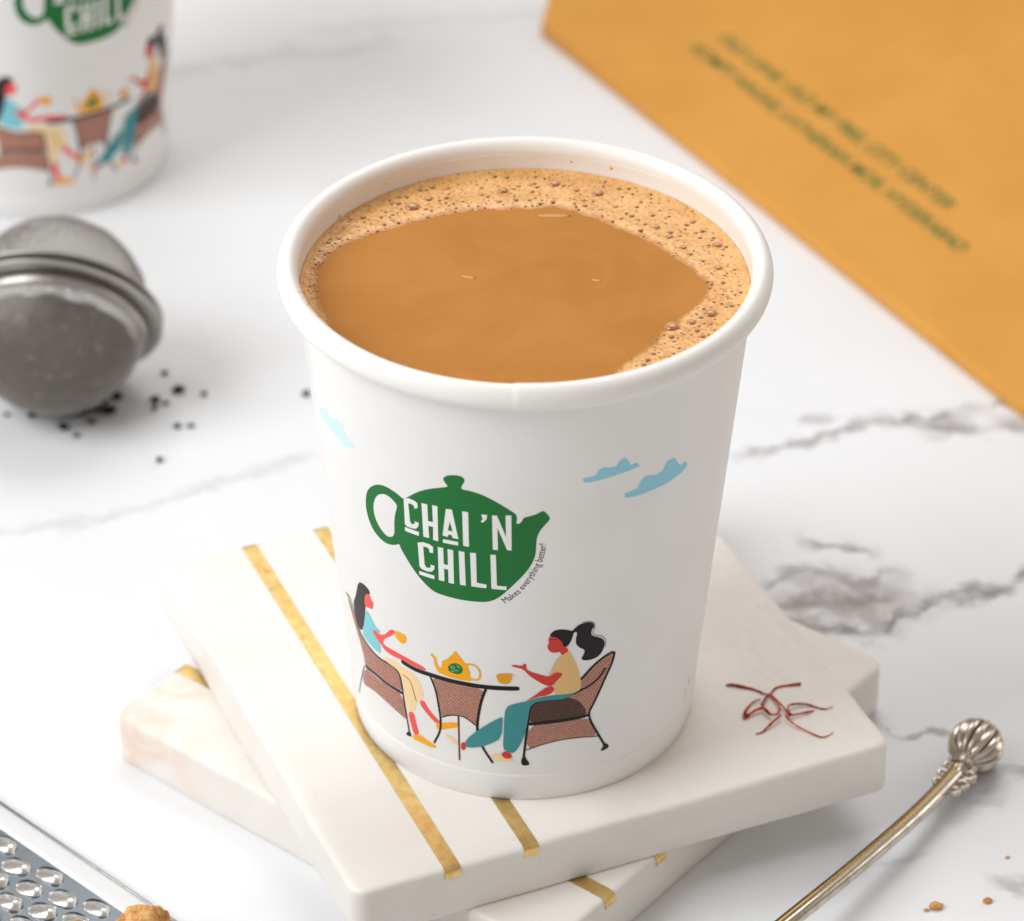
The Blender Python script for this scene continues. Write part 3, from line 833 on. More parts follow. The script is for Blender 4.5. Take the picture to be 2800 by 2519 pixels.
# dried tea splashes on the rim and the inner wall
SPLASH = plain('dried_tea', (226, 170, 84), .3)
for (ang, part, s) in [(-140, 'in', .28), (-122, 'in', .3), (178, 'in', .22), (168, 'in', .3), (157, 'in', .42), (-66, 'top', .42), (-72, 'top', .34), (-60, 'top', .2)]:
    a = math.radians(ang)
    if part == 'in':
        zz = 97.0 if ang != -122 else 95.6
        r = wall_r(zz) - .55
        sq = (.35, 1.1, 1)
    else:
        zz = CUP_H - .25
        r = RIM_R - 1.95 - .6
        sq = (1.1, 1.2, .3)
    vf = ball((0, 0, 0), s, 8, 5, sq)
    vf = transform(vf, Matrix.Translation((r * math.sin(a), -r * math.cos(a), zz)) @ Matrix.Rotation(a - math.pi / 2, 4, 'Z'))
    mesh_object('tea_splash', *vf, SPLASH, cup)

# ------------------------------------------------------------------ the tea


def tea_material():
    nd = Nodes('milky_tea')
    P = nd.mm()
    n1 = nd.noise(P, 0.05, 4.0, .6, .8).outputs['Fac']
    c = nd.mix(nd.smooth(n1, .3, .7), lin((180, 120, 53)), lin((189, 129, 62)))
    nd.bump(nd.noise(P, .12, 2.0).outputs['Fac'], .05, .3)
    return nd.put(color=c, rough=.14, spec=.25)


def foam_material():
    nd = Nodes('tea_foam')
    P = nd.mm()
    vo = nd.n.new('ShaderNodeTexVoronoi')
    nd.t.links.new(P, vo.inputs['Vector'])
    vo.inputs['Scale'].default_value = 1.15
    vo.inputs['Randomness'].default_value = 1.0
    cell = nd.n.new('ShaderNodeSeparateColor')
    nd.t.links.new(vo.outputs['Color'], cell.inputs[0])
    rad = nd.math('MULTIPLY_ADD', cell.outputs[0], .20, .03)
    hole = nd.smooth(nd.math('SUBTRACT', vo.outputs['Distance'], rad), -.05, .06, 1.0, 0.0)
    pick = nd.smooth(cell.outputs[1], .30, .36)
    hole = nd.math('MULTIPLY', hole, pick)
    n1 = nd.noise(P, .12, 4.0, .6).outputs['Fac']
    n2 = nd.noise(P, .8, 3.0, .6).outputs['Fac']
    c = nd.mix(nd.smooth(n1, .35, .65), lin((226, 172, 106)), lin((208, 150, 82)))
    # closely packed films: pale walls round darker cells, at two sizes
    fine = nd.n.new('ShaderNodeTexVoronoi')
    nd.t.links.new(P, fine.inputs['Vector'])
    fine.inputs['Scale'].default_value = 2.3
    c = nd.mix(nd.smooth(fine.outputs['Distance'], .10, .42, .20, 0.0), c, lin((160, 104, 54)))
    c = nd.mix(nd.smooth(vo.outputs['Distance'], .36, .66, 0.0, .38), c, lin((240, 198, 142)))
    c = nd.mix(nd.math('MULTIPLY', hole, .65), c, lin((136, 82, 40)))
    at = nd.n.new('ShaderNodeAttribute')
    at.attribute_name = 'froth'
    dens = nd.smooth(nd.math('ADD', at.outputs['Fac'], nd.math('MULTIPLY', nd.math('SUBTRACT', n2, .5), .9)), .12, .75)
    c = nd.mix(dens, lin((186, 125, 56)), c)
    h = nd.math('SUBTRACT', nd.math('MULTIPLY', nd.noise(P, 1.2, 3.0).outputs['Fac'], .6), nd.math('MULTIPLY', hole, .8))
    nd.bump(nd.math('MULTIPLY', h, dens), .7, .3)
    return nd.put(color=c, rough=.26, spec=.4)


def bubble_material(name, core):
    nd = Nodes(name)
    lw = nd.n.new('ShaderNodeLayerWeight')
    lw.inputs[0].default_value = .35
    c = nd.mix(lw.outputs['Facing'], lin(core), lin((236, 188, 128)))
    return nd.put(color=c, rough=.08, spec=.7)


R_TEA = wall_r(TEA_Z) - .5
tea = empty('milk_tea', (0, 0, BOARD_TOP + TEA_Z))
tag(tea, 'light brown milk tea with a frothy edge inside the front paper cup', 'tea')
prof = [(0, 0)] + [(r, 0.0) for r in (5, 10, 15, 20, 25, 30, 34, 37, 39)] + [(40.0, .06), (40.6, .25), (R_TEA - .02, .7)]
mesh_object('liquid', *lathe(prof, 160), tea_material(), tea)

FOAM = [(-180, 27.2), (-167.5, 27.5), (-149, 29.3), (-133.7, 30.5), (-120.5, 33.7), (-112.3, 36.7), (-99.3, 38.0), (-85, 37.3), (-69, 37.0),
        (-60, 37.6), (-45, 39.0), (-30, 40.9), (-10, 41.2), (15, 41.0), (24, 35.0), (31.2, 31.4), (37, 30.3), (45.7, 29.6), (55.7, 28.7), (66.5, 29.1), (76.8, 30.6),
        (86, 32.6), (90.5, 33.2), (94.5, 32.4), (99.1, 31.5), (107.2, 29.6), (116.3, 28.3), (125.3, 27.5), (140.3, 26.5), (151.8, 27.4), (159, 27.6),
        (168.3, 28.6), (180, 27.2)]


def foam_inner(deg):
    for (a0, r0), (a1, r1) in zip(FOAM, FOAM[1:]):
        if a0 <= deg <= a1:
            t_ = (deg - a0) / (a1 - a0)
            return r0 + (r1 - r0) * t_
    return 41


froth = []
fv, ff = [], []
NA, NR = 540, 26
for j in range(NA):
    deg = -180 + 360 * j / NA
    a = math.radians(deg)
    ri = foam_inner(deg) + .55 * noise.noise(Vector((math.cos(a) * 9, math.sin(a) * 9, 1))) + .35 * noise.noise(Vector((math.cos(a) * 30, math.sin(a) * 30, 4)))
    ri = min(ri, R_TEA - .02)
    for i in range(NR + 1):
        t_ = i / NR
        r = ri + (R_TEA - ri) * t_
        w = R_TEA - ri
        e = min(1.0, (r - ri) / 2.4)
        e = e * e * (3 - 2 * e)
        z = -.02 + e * (.42 * min(1, w / 3)) + .65 * max(0, (r - R_TEA + 1.6) / 1.6) ** 2
        x, y = r * math.sin(a), -r * math.cos(a)
        z += .12 * noise.noise(Vector((x * .9, y * .9, 0))) * e
        fv.append((x, y, z))
        froth.append(min(1.0, (r - ri) / 2.4) if w > .1 else 0.0)
for j in range(NA):
    k = (j + 1) % NA
    for i in range(NR):
        ff.append((j * (NR + 1) + i, k * (NR + 1) + i, k * (NR + 1) + i + 1, j * (NR + 1) + i + 1))
foam = mesh_object('foam', fv, ff, foam_material(), tea)
at = foam.data.attributes.new('froth', 'FLOAT', 'POINT')
at.data.foreach_set('value', froth)

BUBF = bubble_material('bubble_film', (150, 96, 54))
BUBS = bubble_material('small_bubble_film', (112, 66, 34))
BIG = [(-21.5, 27.4, 0.95), (-18.6, 30.4, 0.6), (-4.5, 33.7, 0.68), (5.3, 36.3, 0.75), (9.4, 34.1, 0.45), (13.5, 32.9, 0.8), (-15.1, 34.5, 0.42), (-8.6, 32.1, 0.4), (-5.2, 29.6, 0.4),
       (0.6, 35.8, 0.36), (24.3, 20.5, 0.52), (26.7, 17.1, 0.52), (29.1, 13.3, 0.5), (16.8, 27.9, 0.42), (35.5, 14.3, 0.6), (35.4, 6.2, 0.55), (31.2, 22.6, 0.45), (26.4, -14.1, 0.85),
       (29.9, -12.5, 0.58), (33.4, -9.5, 0.85), (33.2, -12.9, 0.4), (-25.4, 28.8, 0.4), (-24, 30.9, 0.36), (10.7, 30.3, 0.36), (-34.8, 15.8, 0.36)]
for x, y, r in BIG:
    r *= 1.6
    vf = transform(ball((0, 0, 0), r, 16, 10, (1, 1, .50)), Matrix.Translation((x, y, .34)))
    mesh_object('bubble', *vf, BUBF, foam)
allv, allf = [], []
rnd = random.Random(11)
done = [(x, y, r * 1.6) for x, y, r in BIG]
tries = 0
while len(done) < 1000 and tries < 60000:
    tries += 1
    deg = rnd.uniform(-180, 180)
    ri = foam_inner(deg) + .25
    if ri > R_TEA - .6:
        continue
    r = rnd.uniform(ri, R_TEA - .4)
    s = .15 + .52 * rnd.random() ** 2.6
    s *= min(1.0, .45 + (r - ri) / 3.0)
    a = math.radians(deg)
    x, y = r * math.sin(a), -r * math.cos(a)
    if any((x - q[0]) ** 2 + (y - q[1]) ** 2 < (s + q[2] + .03) ** 2 for q in done):
        continue
    done.append((x, y, s))
    zb = -.02 + .36 * min(1.0, (r - ri) / 2.2)
    v, f = transform(ball((0, 0, 0), s, 8, 5, (1, 1, .5)), Matrix.Translation((x, y, zb)))
    o = len(allv)
    allv += v
    allf += [tuple(i + o for i in q) for q in f]
sm = mesh_object('small_bubbles', allv, allf, BUBS, foam)
sm['kind'] = 'stuff'
FLECK = plain('tea_reflection', (204, 146, 80), .35)  # pale flat flecks stand in for reflection blotches on the tea
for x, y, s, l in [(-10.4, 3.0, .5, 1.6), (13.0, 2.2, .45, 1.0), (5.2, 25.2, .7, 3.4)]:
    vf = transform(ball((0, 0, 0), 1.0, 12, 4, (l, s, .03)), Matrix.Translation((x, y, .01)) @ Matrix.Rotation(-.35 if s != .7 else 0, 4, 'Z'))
    mesh_object('reflection_fleck', *vf, FLECK, tea)

# ------------------------------------------------------------------ kraft paper packet
def kraft_material():
    nd = Nodes('orange_kraft_paper')
    P = nd.mm()
    n1 = nd.noise(P, .03, 4.0, .6).outputs['Fac']
    n2 = nd.noise(nd.vec('MULTIPLY', P, (1, .2, 1)), 1.2, 4.0, .7).outputs['Fac']
    c = nd.mix(nd.smooth(n1, .3, .7), lin((216, 156, 72)), lin((208, 148, 64)))
    c = nd.mix(nd.smooth(n2, .45, .8, 0, .35), c, lin((204, 140, 56)))
    nd.bump(n2, .12, .2)
    return nd.put(color=c, rough=.6, spec=.25)


KRAFT = kraft_material()
pk = empty('paper_packet', (2.5, 318.5, 0), math.atan2(-.858, .514))
tag(pk, 'flat orange kraft paper packet with two lines of green print, lying behind the cup', 'packet')
PK_H = 4.0
out2 = [(0, 0), (330, 0), (330, 215), (-32.7, 215), (-32.7, 25.5)]
# local x runs along the long near edge, local y away from the viewer
vs_, fs = [], []
for ins, z in ((0.6, .15), (0.0, 1.2), (0.0, 2.8), (.5, 3.7), (1.6, PK_H)):
    for (x, y) in out2:
        cx, cy = 160, 107
        d = Vector((cx - x, cy - y)).normalized() * ins
        vs_.append((x + d.x, y + d.y, z))
n = len(out2)
for i in range(4):
    for k in range(n):
        fs.append((i * n + k, i * n + (k + 1) % n, (i + 1) * n + (k + 1) % n, (i + 1) * n + k))
fs.append(tuple(4 * n + k for k in range(n)))
fs.append(tuple(range(n - 1, -1, -1)))
mesh_object('sleeve', vs_, fs, KRAFT, pk, smooth=False)
INK = plain('green_ink', (78, 108, 38), .55)
c_, s_ = .514, -.858
for body, p0, p1, cap in (("OLD LANE, OLD MY PBEL CITY CENTER", (50.0, 310.5), (104.4, 219.7), 4.3),
                          ("KOMPY NAGAR, LATHERIAN MOR, HYDERABAD", (42.3, 304.7), (106.9, 200.2), 4.3)):
    tv, tf = text_mesh(body, bold=.025)
    wid = max(v[0] for v in tv)
    ln = math.dist(p0, p1)
    dx, dy = p0[0] - 2.5, p0[1] - 318.5
    lx, ly = dx * c_ + dy * s_, -dx * s_ + dy * c_
    vs_ = [(lx + v[0] / wid * ln, ly + v[1] * cap / .70, PK_H + .05) for v in tv]
    o = mesh_object('printed_line', vs_, tf, INK, pk, smooth=False)
    o['label'] = 'line of green capitals printed along the packet'

# ------------------------------------------------------------------ mesh tea ball


def steel_material(name, col, rough):
    nd = Nodes(name)
    P = nd.mm()
    n = nd.noise(P, .8, 4.0, .6).outputs['Fac']
    return nd.put(color=col, metal=1.0, rough=nd.smooth(n, .3, .7, rough * .8, rough * 1.3))


STEEL = steel_material('polished_steel', (0.42, 0.40, 0.375), .36)
WIRE = steel_material('steel_wire', (0.46, 0.43, 0.40), .4)
AXIS = Vector((.05, .90, .43)).normalized()
inf = empty('tea_infuser', (-108.3, 138.0, 22.6))
tag(inf, 'round steel mesh tea ball tipped on its side, filled with dark tea', 'tea infuser')
rot = AXIS.to_track_quat('Z', 'Y').to_matrix().to_4x4()


def wire_dome(name, R, h0, sign, pitch=.85):
    """square wire mesh pressed into a bowl"""
    lim = math.pi / 2 * R
    m = int(lim / pitch) + 1
    idx, vs_, fs = {}, [], []
    for i in range(-m, m + 1):
        for j in range(-m, m + 1):
            a, b = i * pitch, j * pitch
            q = math.hypot(a, b)
            if q > lim:
                continue
            th = q / R
            k = R * math.sin(th) / q if q > 0 else 1
            idx[i, j] = len(vs_)
            jit = noise.noise_vector(Vector((a * .35, b * .35, h0))) * .2
            vs_.append(tuple(rot @ (Vector((a * k, b * k, h0 + sign * R * math.cos(th))) + jit)))
    for (i, j), v in idx.items():
        q = [idx.get(t_) for t_ in ((i, j), (i + 1, j), (i + 1, j + 1), (i, j + 1))]
        if None not in q:
            fs.append(tuple(q))
    o = mesh_object(name, vs_, fs, WIRE, inf)
    md = o.modifiers.new('wires', 'WIREFRAME')
    md.thickness = .19 * MM
    md.use_replace = True
    return o


wire_dome('mesh_lid', 20.9, 2.2, 1)
wire_dome('mesh_bowl', 20.9, -2.2, -1)


def ring(name, prof, mat, n=96):
    vf = transform(lathe(prof, n, closed=True), rot)
    return mesh_object(name, *vf, mat, inf)


def oval(rc, zc, a, b, k=12):
    return [(rc + a * math.cos(2 * math.pi * i / k), zc + b * math.sin(2 * math.pi * i / k)) for i in range(k)]


ring('lid_rim', oval(22.6, 1.45, 2.1, .6), STEEL)
ring('bowl_rim', oval(22.6, -.85, 2.2, .6), STEEL)
ring('rim_gap', [(20.8, -.4), (23.6, -.4), (23.6, 1.0), (20.8, 1.0)], plain('dark_gap', (30, 28, 24), .6))
ring('collar', [(20.6, -1.2), (21.3, -1.2), (21.4, -4.6), (20.7, -4.8)], STEEL)
# hook for the chain on the lid
hk = [(19.5 + 2.6 * math.sin(t_), 0, 5 + 2.6 * math.cos(t_)) for t_ in [i * math.pi / 8 for i in range(9)]]
vf = transform(transform(tube(hk, [.5] * 9, 8), Matrix.Rotation(.5, 4, 'Z')), rot)
mesh_object('hook', *vf, STEEL, inf)


def leaf_material(name):
    nd = Nodes(name)
    P = nd.mm()
    n = nd.noise(P, .9, 4.0, .7).outputs['Fac']
    c = nd.mix(nd.smooth(n, .4, .65), lin((34, 26, 22)), lin((74, 58, 46)))
    c = nd.mix(nd.smooth(nd.noise(P, .42, 2.0, .5).outputs['Fac'], .63, .69), c, lin((164, 126, 88)))
    nd.bump(n, .8, .8)
    return nd.put(color=c, rough=.7)


LEAF = leaf_material('black_tea_leaves')
# the leaves packed in the bowl: a shell of lumps just inside the wires
lv, lf = [], []
NU, NV = 72, 26
for j in range(NV + 1):
    for i in range(NU):
        a = 2 * math.pi * i / NU
        t_ = j / NV
        if t_ < .8:
            th = (math.pi / 2 - .22) * (t_ / .8)
            r, h = 20.1 * math.sin(th), -2.2 - 20.1 * math.cos(th)
        else:
            k = (t_ - .8) / .2
            r, h = 20.1 * math.cos(.22) * (1 - k), -2.2 - 20.1 * math.sin(.22) + .4
        d = .9 * noise.noise(Vector((r * math.cos(a) * .35, r * math.sin(a) * .35, h * .35)))
        r *= 1 + min(0, d * .04)
        h += (1.7 * noise.noise(Vector((math.cos(a) * 3, math.sin(a) * 3, 2))) if t_ > .7 else 0) + .25 * d
        lv.append((r * math.cos(a), r * math.sin(a), h))
for j in range(NV):
    for i in range(NU):
        k = (i + 1) % NU
        lf.append((j * NU + i, j * NU + k, (j + 1) * NU + k, (j + 1) * NU + i))
lv, lf = transform((lv, lf), rot)
leaves = mesh_object('tea_leaves', [tuple(Vector(v) + Vector((-108.3, 138.0, 22.6))) for v in lv], lf, LEAF)
tag(leaves, 'dark tea leaves packed inside the mesh ball', 'tea leaves', kind='stuff')

# loose granules of tea
GRAN_M = plain('tea_granule', (30, 24, 24), .7)


def pebble(c, r, seed, sq=(1, 1, .8), amp=.28, seg=10, rings=6):
    v, f = ball((0, 0, 0), r, seg, rings, sq)
    o = []
    for p in v:
        p = Vector(p)
        k = 1 + amp * noise.noise(p / r * 1.3 + Vector((seed * 3.7, seed, 0)))
        o.append(tuple(p * k + Vector(c)))
    return o, f


gr = [(-85.3, 148.2, .75), (-81.4, 140.9, 1.15), (-75.4, 139.4, .9), (-86.4, 136.8, 1.05), (-83.9, 135.5, .6), (-86.3, 133.3, .85), (-80.3, 126.0, .75), (-77.3, 126.3, .6),
      (-83.3, 112.2, .9), (-106.5, 124.8, 1.15), (-103.2, 121.8, .6), (-114.5, 129.9, .95), (-120.2, 130.2, .6), (-100.3, 127.4, .75), (-98.2, 135.5, 1.4), (-102.9, 131.3, 1.5),
      (-96.5, 131.7, 1.3), (-100.0, 132.7, 1.6), (-95.5, 137.8, 1.2)]
gl = ['small black tea granule, farthest back of those right of the mesh tea ball',
      'largest black tea granule of those lying right of the mesh tea ball',
      'black tea granule farthest right of those spilled from the mesh tea ball',
      'dark tea granule, rear one of the close pair right of the tea ball',
      'tiny tea granule just right of the close pair beside the tea ball',
      'dark tea granule, front one of the close pair right of the tea ball',
      'left one of two tea granules side by side, in front right of the tea ball',
      'right one of two tea granules side by side, in front right of the tea ball',
      'lone tea granule lying nearest the viewer, well in front of the tea ball',
      'large black tea granule right in front of the bottom of the tea ball',
      'tiny tea granule just right of the large one in front of the tea ball',
      'dark tea granule under the left side of the tea ball',
      'faint tiny tea granule at the very left edge of the picture',
      'small tea granule just in front of the clump under the tea ball'] + ['black tea granule in the clump against the underside of the mesh tea ball'] * 5
for i, (x, y, r) in enumerate(gr):
    r *= 1.1
    z = r * .62
    sx = 1 + .35 * math.sin(i * 2.1)
    o = mesh_object('tea_granule', *pebble((x, y, z), r, i + 1, (sx, 1, .6), .55), GRAN_M)
    tag(o, gl[i], 'tea granule', 'spilled tea granules')
o = mesh_object('tea_granule', *pebble((-51.6, 139.7, .6), .95, 41), GRAN_M)
tag(o, 'single dark tea granule on the marble beside the left edge of the front cup', 'tea granule', 'spilled tea granules')

# ------------------------------------------------------------------ saffron


def saffron_material():
    nd = Nodes('saffron_red')
    P = nd.mm()
    n = nd.noise(P, .45, 3.0, .6).outputs['Fac']
    c = nd.mix(nd.smooth(n, .35, .6), lin((124, 26, 8)), lin((196, 62, 18)))
    c = nd.mix(nd.smooth(n, .60, .68), c, lin((214, 130, 30)))
    return nd.put(color=c, rough=.55, spec=.15)


SAF = saffron_material()
strands = [
    ([(39.98, 2.44), (41.43, 2.35), (43.77, 1.63), (45.6, 1.12), (47.24, -.23), (48.53, -.85)], (.16, .42, .30, .24, .2, .2), 'saffron thread with a thick dark tip pointing left at the cup'),
    ([(54.79, 2.84), (54.4, 2.8), (52.66, 2.6), (50.39, 2.14), (49.28, 1.06), (48.67, -.64), (47.83, -1.71), (47.09, -3.4), (46.77, -4.67)], (.34, .34, .2, .2, .2, .22, .24, .26, .3), 'saffron thread ending in a small knob, farthest from the viewer'),
    ([(48.53, -.85), (49.37, -2.53), (50.07, -4.21), (50.22, -6.3), (49.64, -7.56), (48.32, -7.78), (47.36, -6.13), (46.88, -5.09)], (.2, .2, .2, .22, .24, .28, .34, .3), 'saffron thread curled into a loop at the middle of the bunch'),
    ([(48.91, -1.06), (50.35, -3.78), (51.29, -5.87), (51.86, -7.53)], (.18, .2, .2, .22), 'short straight saffron thread crossing the middle of the bunch'),
    ([(46.62, -2.36), (45.42, -2.79), (44.31, -4.07), (43.44, -5.97), (42.95, -8.27), (44.17, -7.21), (45.54, -5.94), (46.86, -5.51)], (.14, .18, .2, .24, .42, .34, .3, .3), 'saffron thread folded in a hairpin on the side nearest the cup'),
    ([(60.69, -4.08), (59.45, -4.93), (58.16, -4.74), (56.64, -3.92), (54.69, -3.63), (52.69, -4.18), (51.73, -5.03), (51.9, -6.7), (52.25, -7.53)], (.1, .13, .15, .2, .24, .22, .2, .22, .3), 'long wavy saffron thread arching to the right'),
    ([(56.94, -5.38), (55.45, -6.24), (53.45, -7.1), (51.85, -7.74)], (.18, .2, .2, .24), 'short saffron thread between the two long right-hand ones'),
    ([(45.22, -12.79), (46.54, -12.36), (47.65, -10.9), (49.02, -9.44), (50.27, -7.97)], (.16, .18, .28, .22, .2), 'saffron thread running down to the left at the front of the bunch'),
    ([(60.24, -12.19), (58.93, -13.44), (57.62, -13.67), (55.76, -12.25), (53.63, -10.83), (52.02, -9.4), (51.18, -7.96)], (.09, .12, .16, .17, .17, .18, .2), 'thin saffron thread with a hooked end, nearest the front edge of the board'),
]
for i, (pts, rad, label) in enumerate(strands):
    path = []
    n = len(pts)
    for k, (x, y) in enumerate(pts):
        d = math.hypot(x - 50.2, y + 6)
        lift = max(0, 1.3 - d * .18) * (.5 + .5 * ((i * 37) % 10) / 10)
        path.append((x, y, BOARD_TOP + max(rad[k], .18) + lift, rad[k] * .9))
    path = chaikin(path, False, 2)
    path = [(p[0], p[1], p[2] + .06 * noise.noise(Vector(p[:3]) * 1.7), p[3] * (1 + .45 * noise.noise(Vector(p[:3]) * 1.4 + Vector((i, 0, 0))))) for p in path]
    o = mesh_object('saffron_thread', *tube([p[:3] for p in path], [p[3] for p in path], 8), SAF)
    tag(o, label, 'saffron', 'saffron threads on the board')

# ------------------------------------------------------------------ ornate spoon handle


def silver_material():
    nd = Nodes('tarnished_silver')
    P = nd.mm()
    n = nd.noise(P, .4, 4.0, .6).outputs['Fac']
    c = nd.mix(nd.smooth(n, .35, .7), (0.66, 0.60, 0.52), (0.50, 0.43, 0.34))
    return nd.put(color=c, metal=1.0, rough=nd.smooth(n, .3, .7, .14, .24))


SILVER = silver_material()
spoon = empty('ornate_spoon', (90.5, 5.0, 0))
tag(spoon, 'silver spoon handle with a fluted round knob beside the marble boards', 'spoon')
K = Vector((90.5, 5.0, 0))


def rel(p):
    return tuple(Vector(p) - K)


spath = [(87.4, -.9, 4.6), (86.0, -3.0, 4.6), (80.4, -11.6, 5.1), (75.3, -18.9, 5.7), (67.6, -29.1, 6.6), (61.4, -37.1, 7.3), (53.8, -46.4, 8.0), (42, -60, 8.2), (30, -74, 6.5), (20, -86, 3.6)]
spath = chaikin(spath, False, 3)
L_ = len(spath)
rads = [1.4 + .5 * max(0, 1 - k / (L_ * .10)) for k in range(L_)]
v, f = tube([rel(p) for p in spath], rads, 20)
mesh_object('shaft', v, f, SILVER, spoon)
# ridge along the top of the shaft
rp = [rel((p[0] - .55, p[1] + .45, p[2] + rads[k] * .66)) for k, p in enumerate(spath)]
GOLD_BROWN = steel_material('gold_brown_metal', (0.46, 0.30, 0.13), .24)  # gold-brown metal of the ridge
DARK_REFLECT = plain('dark_reflection', (62, 50, 38), .45, .6)  # dark reflections and recess shade of the silver, put into the colour
mesh_object('shaft_ridge', *tube(rp, [.7] * L_, 12), GOLD_BROWN, spoon)
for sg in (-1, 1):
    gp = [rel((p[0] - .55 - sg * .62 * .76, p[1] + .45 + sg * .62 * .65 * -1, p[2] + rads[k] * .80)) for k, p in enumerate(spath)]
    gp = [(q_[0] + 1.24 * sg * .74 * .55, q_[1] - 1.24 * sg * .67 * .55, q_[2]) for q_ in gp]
    mesh_object('dark_strip', *tube(gp, [.30] * L_, 8), DARK_REFLECT, spoon)  # thin raised strip in the same painted dark, beside the ridge
bowl = []
for i in range(10):
    for j in range(18):
        a = 2 * math.pi * j / 18
        q = i / 9
        bowl.append((q * 13 * math.cos(a), q * 8.5 * math.sin(a), 3.6 * q * q))
bfs = [(i * 18 + j, i * 18 + (j + 1) % 18, (i + 1) * 18 + (j + 1) % 18, (i + 1) * 18 + j) for i in range(9) for j in range(18)]
bm_ = Matrix.Translation(Vector((11.5, -96.2, .3)) - K) @ Matrix.Rotation(math.atan2(-12, -10), 4, 'Z')
mesh_object('spoon_bowl', *transform((bowl, bfs), bm_), SILVER, spoon)
# fluted knob, its axis along the handle
ax = (Vector((90.5, 5.0, 5.4)) - Vector((84.0, -6.0, 4.7))).normalized()
kv, kf = [], []
NU, NV, R = 120, 30, 5.6
for j in range(NV + 1):
    t_ = math.pi * j / NV
    for i in range(NU):
        a = 2 * math.pi * i / NU
        fl = abs(math.sin(a * 8)) ** .75
        depth = .17 * math.sin(t_) ** .6
        r = R * math.sin(t_) * (1 - depth * (1 - fl))
        kv.append((r * math.cos(a), r * math.sin(a), -R * 1.02 * math.cos(t_)))
for j in range(NV):
    for i in range(NU):
        k = (i + 1) % NU
        kf.append((j * NU + i, j * NU + k, (j + 1) * NU + k, (j + 1) * NU + i))
q = ax.to_track_quat('Z', 'Y').to_matrix().to_4x4()
kc = Vector((90.9, 5.6, 5.7))
kn = transform((kv, kf), Matrix.Translation(kc - K) @ q)
mesh_object('knob', *kn, [SILVER, DARK_REFLECT], spoon, face_mats=[1 if abs(math.sin(2 * math.pi * ((i % NU) + .5) / NU * 8)) < .36 and i // NU > 3 else 0 for i in range(len(kf))])
nb = kc - ax * 5.4
col_ = [(.2, -1.5), (1.7, -1.4), (1.9, -1.0), (1.5, -.5), (1.9, 0), (2.3, .5), (1.9, 1.0), (.2, 1.1)]
mesh_object('collar', *transform(lathe(col_, 24), Matrix.Translation(nb - K) @ q), SILVER, spoon)
side = Vector((ax.y, -ax.x, 0)).normalized()      # points to the right of the handle
for k, (al, sd, z, r) in enumerate([(1.2, -2.3, .6, .62), (3.6, -2.5, .3, .6), (6.4, -2.4, 0, .62), (8.8, -2.1, 0, .6), (11.2, -1.8, .0, .52), (.9, 1.4, 1.2, .7), (1.0, 2.6, -.2, .75), (9.8, 2.3, 0, .5)]):
    p = nb - ax * al + side * sd + Vector((0, 0, z))
    mesh_object('bead', *ball(p - K, r, 12, 8), SILVER, spoon)
for al, sd, rr, a0, a1 in [(3.2, 2.6, 1.5, -20, 250), (6.2, 2.5, 1.35, 10, 270), (8.6, 2.0, 1.1, 0, 240), (2.6, -2.2, 1.2, 90, 330), (5.2, -2.3, 1.2, 90, 330), (7.8, -2.1, 1.1, 80, 320)]:
    pts = []
    for k in range(13):
        a = math.radians(a0 + (a1 - a0) * k / 12)
        sh = 1 - .45 * k / 12
        p = nb - ax * (al + rr * sh * math.cos(a)) + side * (sd + rr * sh * math.sin(a) * (1 if sd > 0 else 1)) + Vector((0, 0, -.1))
        pts.append(tuple(p - K))
    mesh_object('scroll', *tube(pts, [.56 - .016 * k for k in range(13)], 8), SILVER, spoon)
leaf = [nb - ax * 1.2 + side * 2.0, nb - ax * 2.2 + side * 2.9 + Vector((0, 0, -.6)), nb - ax * 3.8 + side * 4.0 + Vector((0, 0, -1.2))]
mesh_object('scroll', *tube([tuple(p - K) for p in leaf], [.55, .5, .6], 8), SILVER, spoon)

# ------------------------------------------------------------------ grater
GM = steel_material('grater_steel_dim', (0.19, 0.215, 0.235), .26)  # plate steel, its dim reflection put into the colour
GF = plain('flange_bright_reflection', (238, 240, 242), .35, .15)  # white stands in for the bright reflection on the steel flange
grater = empty('steel_grater', (-103.5, -10.4, 0), math.atan2(-.674, .739))
tag(grater, 'flat steel grater with raised teeth at the lower left corner', 'grater')
# local x along the long outer edge, local y to the upper right (out of the grater)
X0, X1 = -70, 120
GZ = 3.0
flange = [(0, .1), (.0, 1.6), (-.25, 2.0), (-.8, 2.2), (-2.6, 2.75), (-5.0, 3.35), (-5.4, 3.3), (-5.7, GZ)]
vs_, fs = [], []
for x in (X0, X1):
    for y, z in flange:
        vs_.append((x, y, z))
    for y, z in reversed(flange):
        vs_.append((x, y - .1, z - .5 if z > .6 else z))
m = len(flange) * 2
for i in range(m):
    fs.append((i, (i + 1) % m, m + (i + 1) % m, m + i))
mesh_object('flange', vs_, fs, GF, grater, smooth=False)
mesh_object('edge_bead', *tube([(X0, .1, 2.0), (X1, .1, 2.0)], [.32, .32], 8), steel_material('grater_edge_steel', (.30, .30, .30), .4), grater)
P1, P2, TL, TW = 13.6, 2.55, 6.3, 3.9
first = (24.7, -8.6)
holes, teeth = [], []
for r in range(14):
    y = first[1] - r * P2
    off = first[0] + (r % 2) * P1 / 2
    k0 = math.ceil((X0 + 6 - off) / P1)
    while off + k0 * P1 < X1 - 6:
        teeth.append((off + k0 * P1, y))
        k0 += 1
outer = [(X0, -5.6), (X0, -52), (X1, -52), (X1, -5.6)]


CA, SA = math.cos(math.radians(8)), math.sin(math.radians(8))


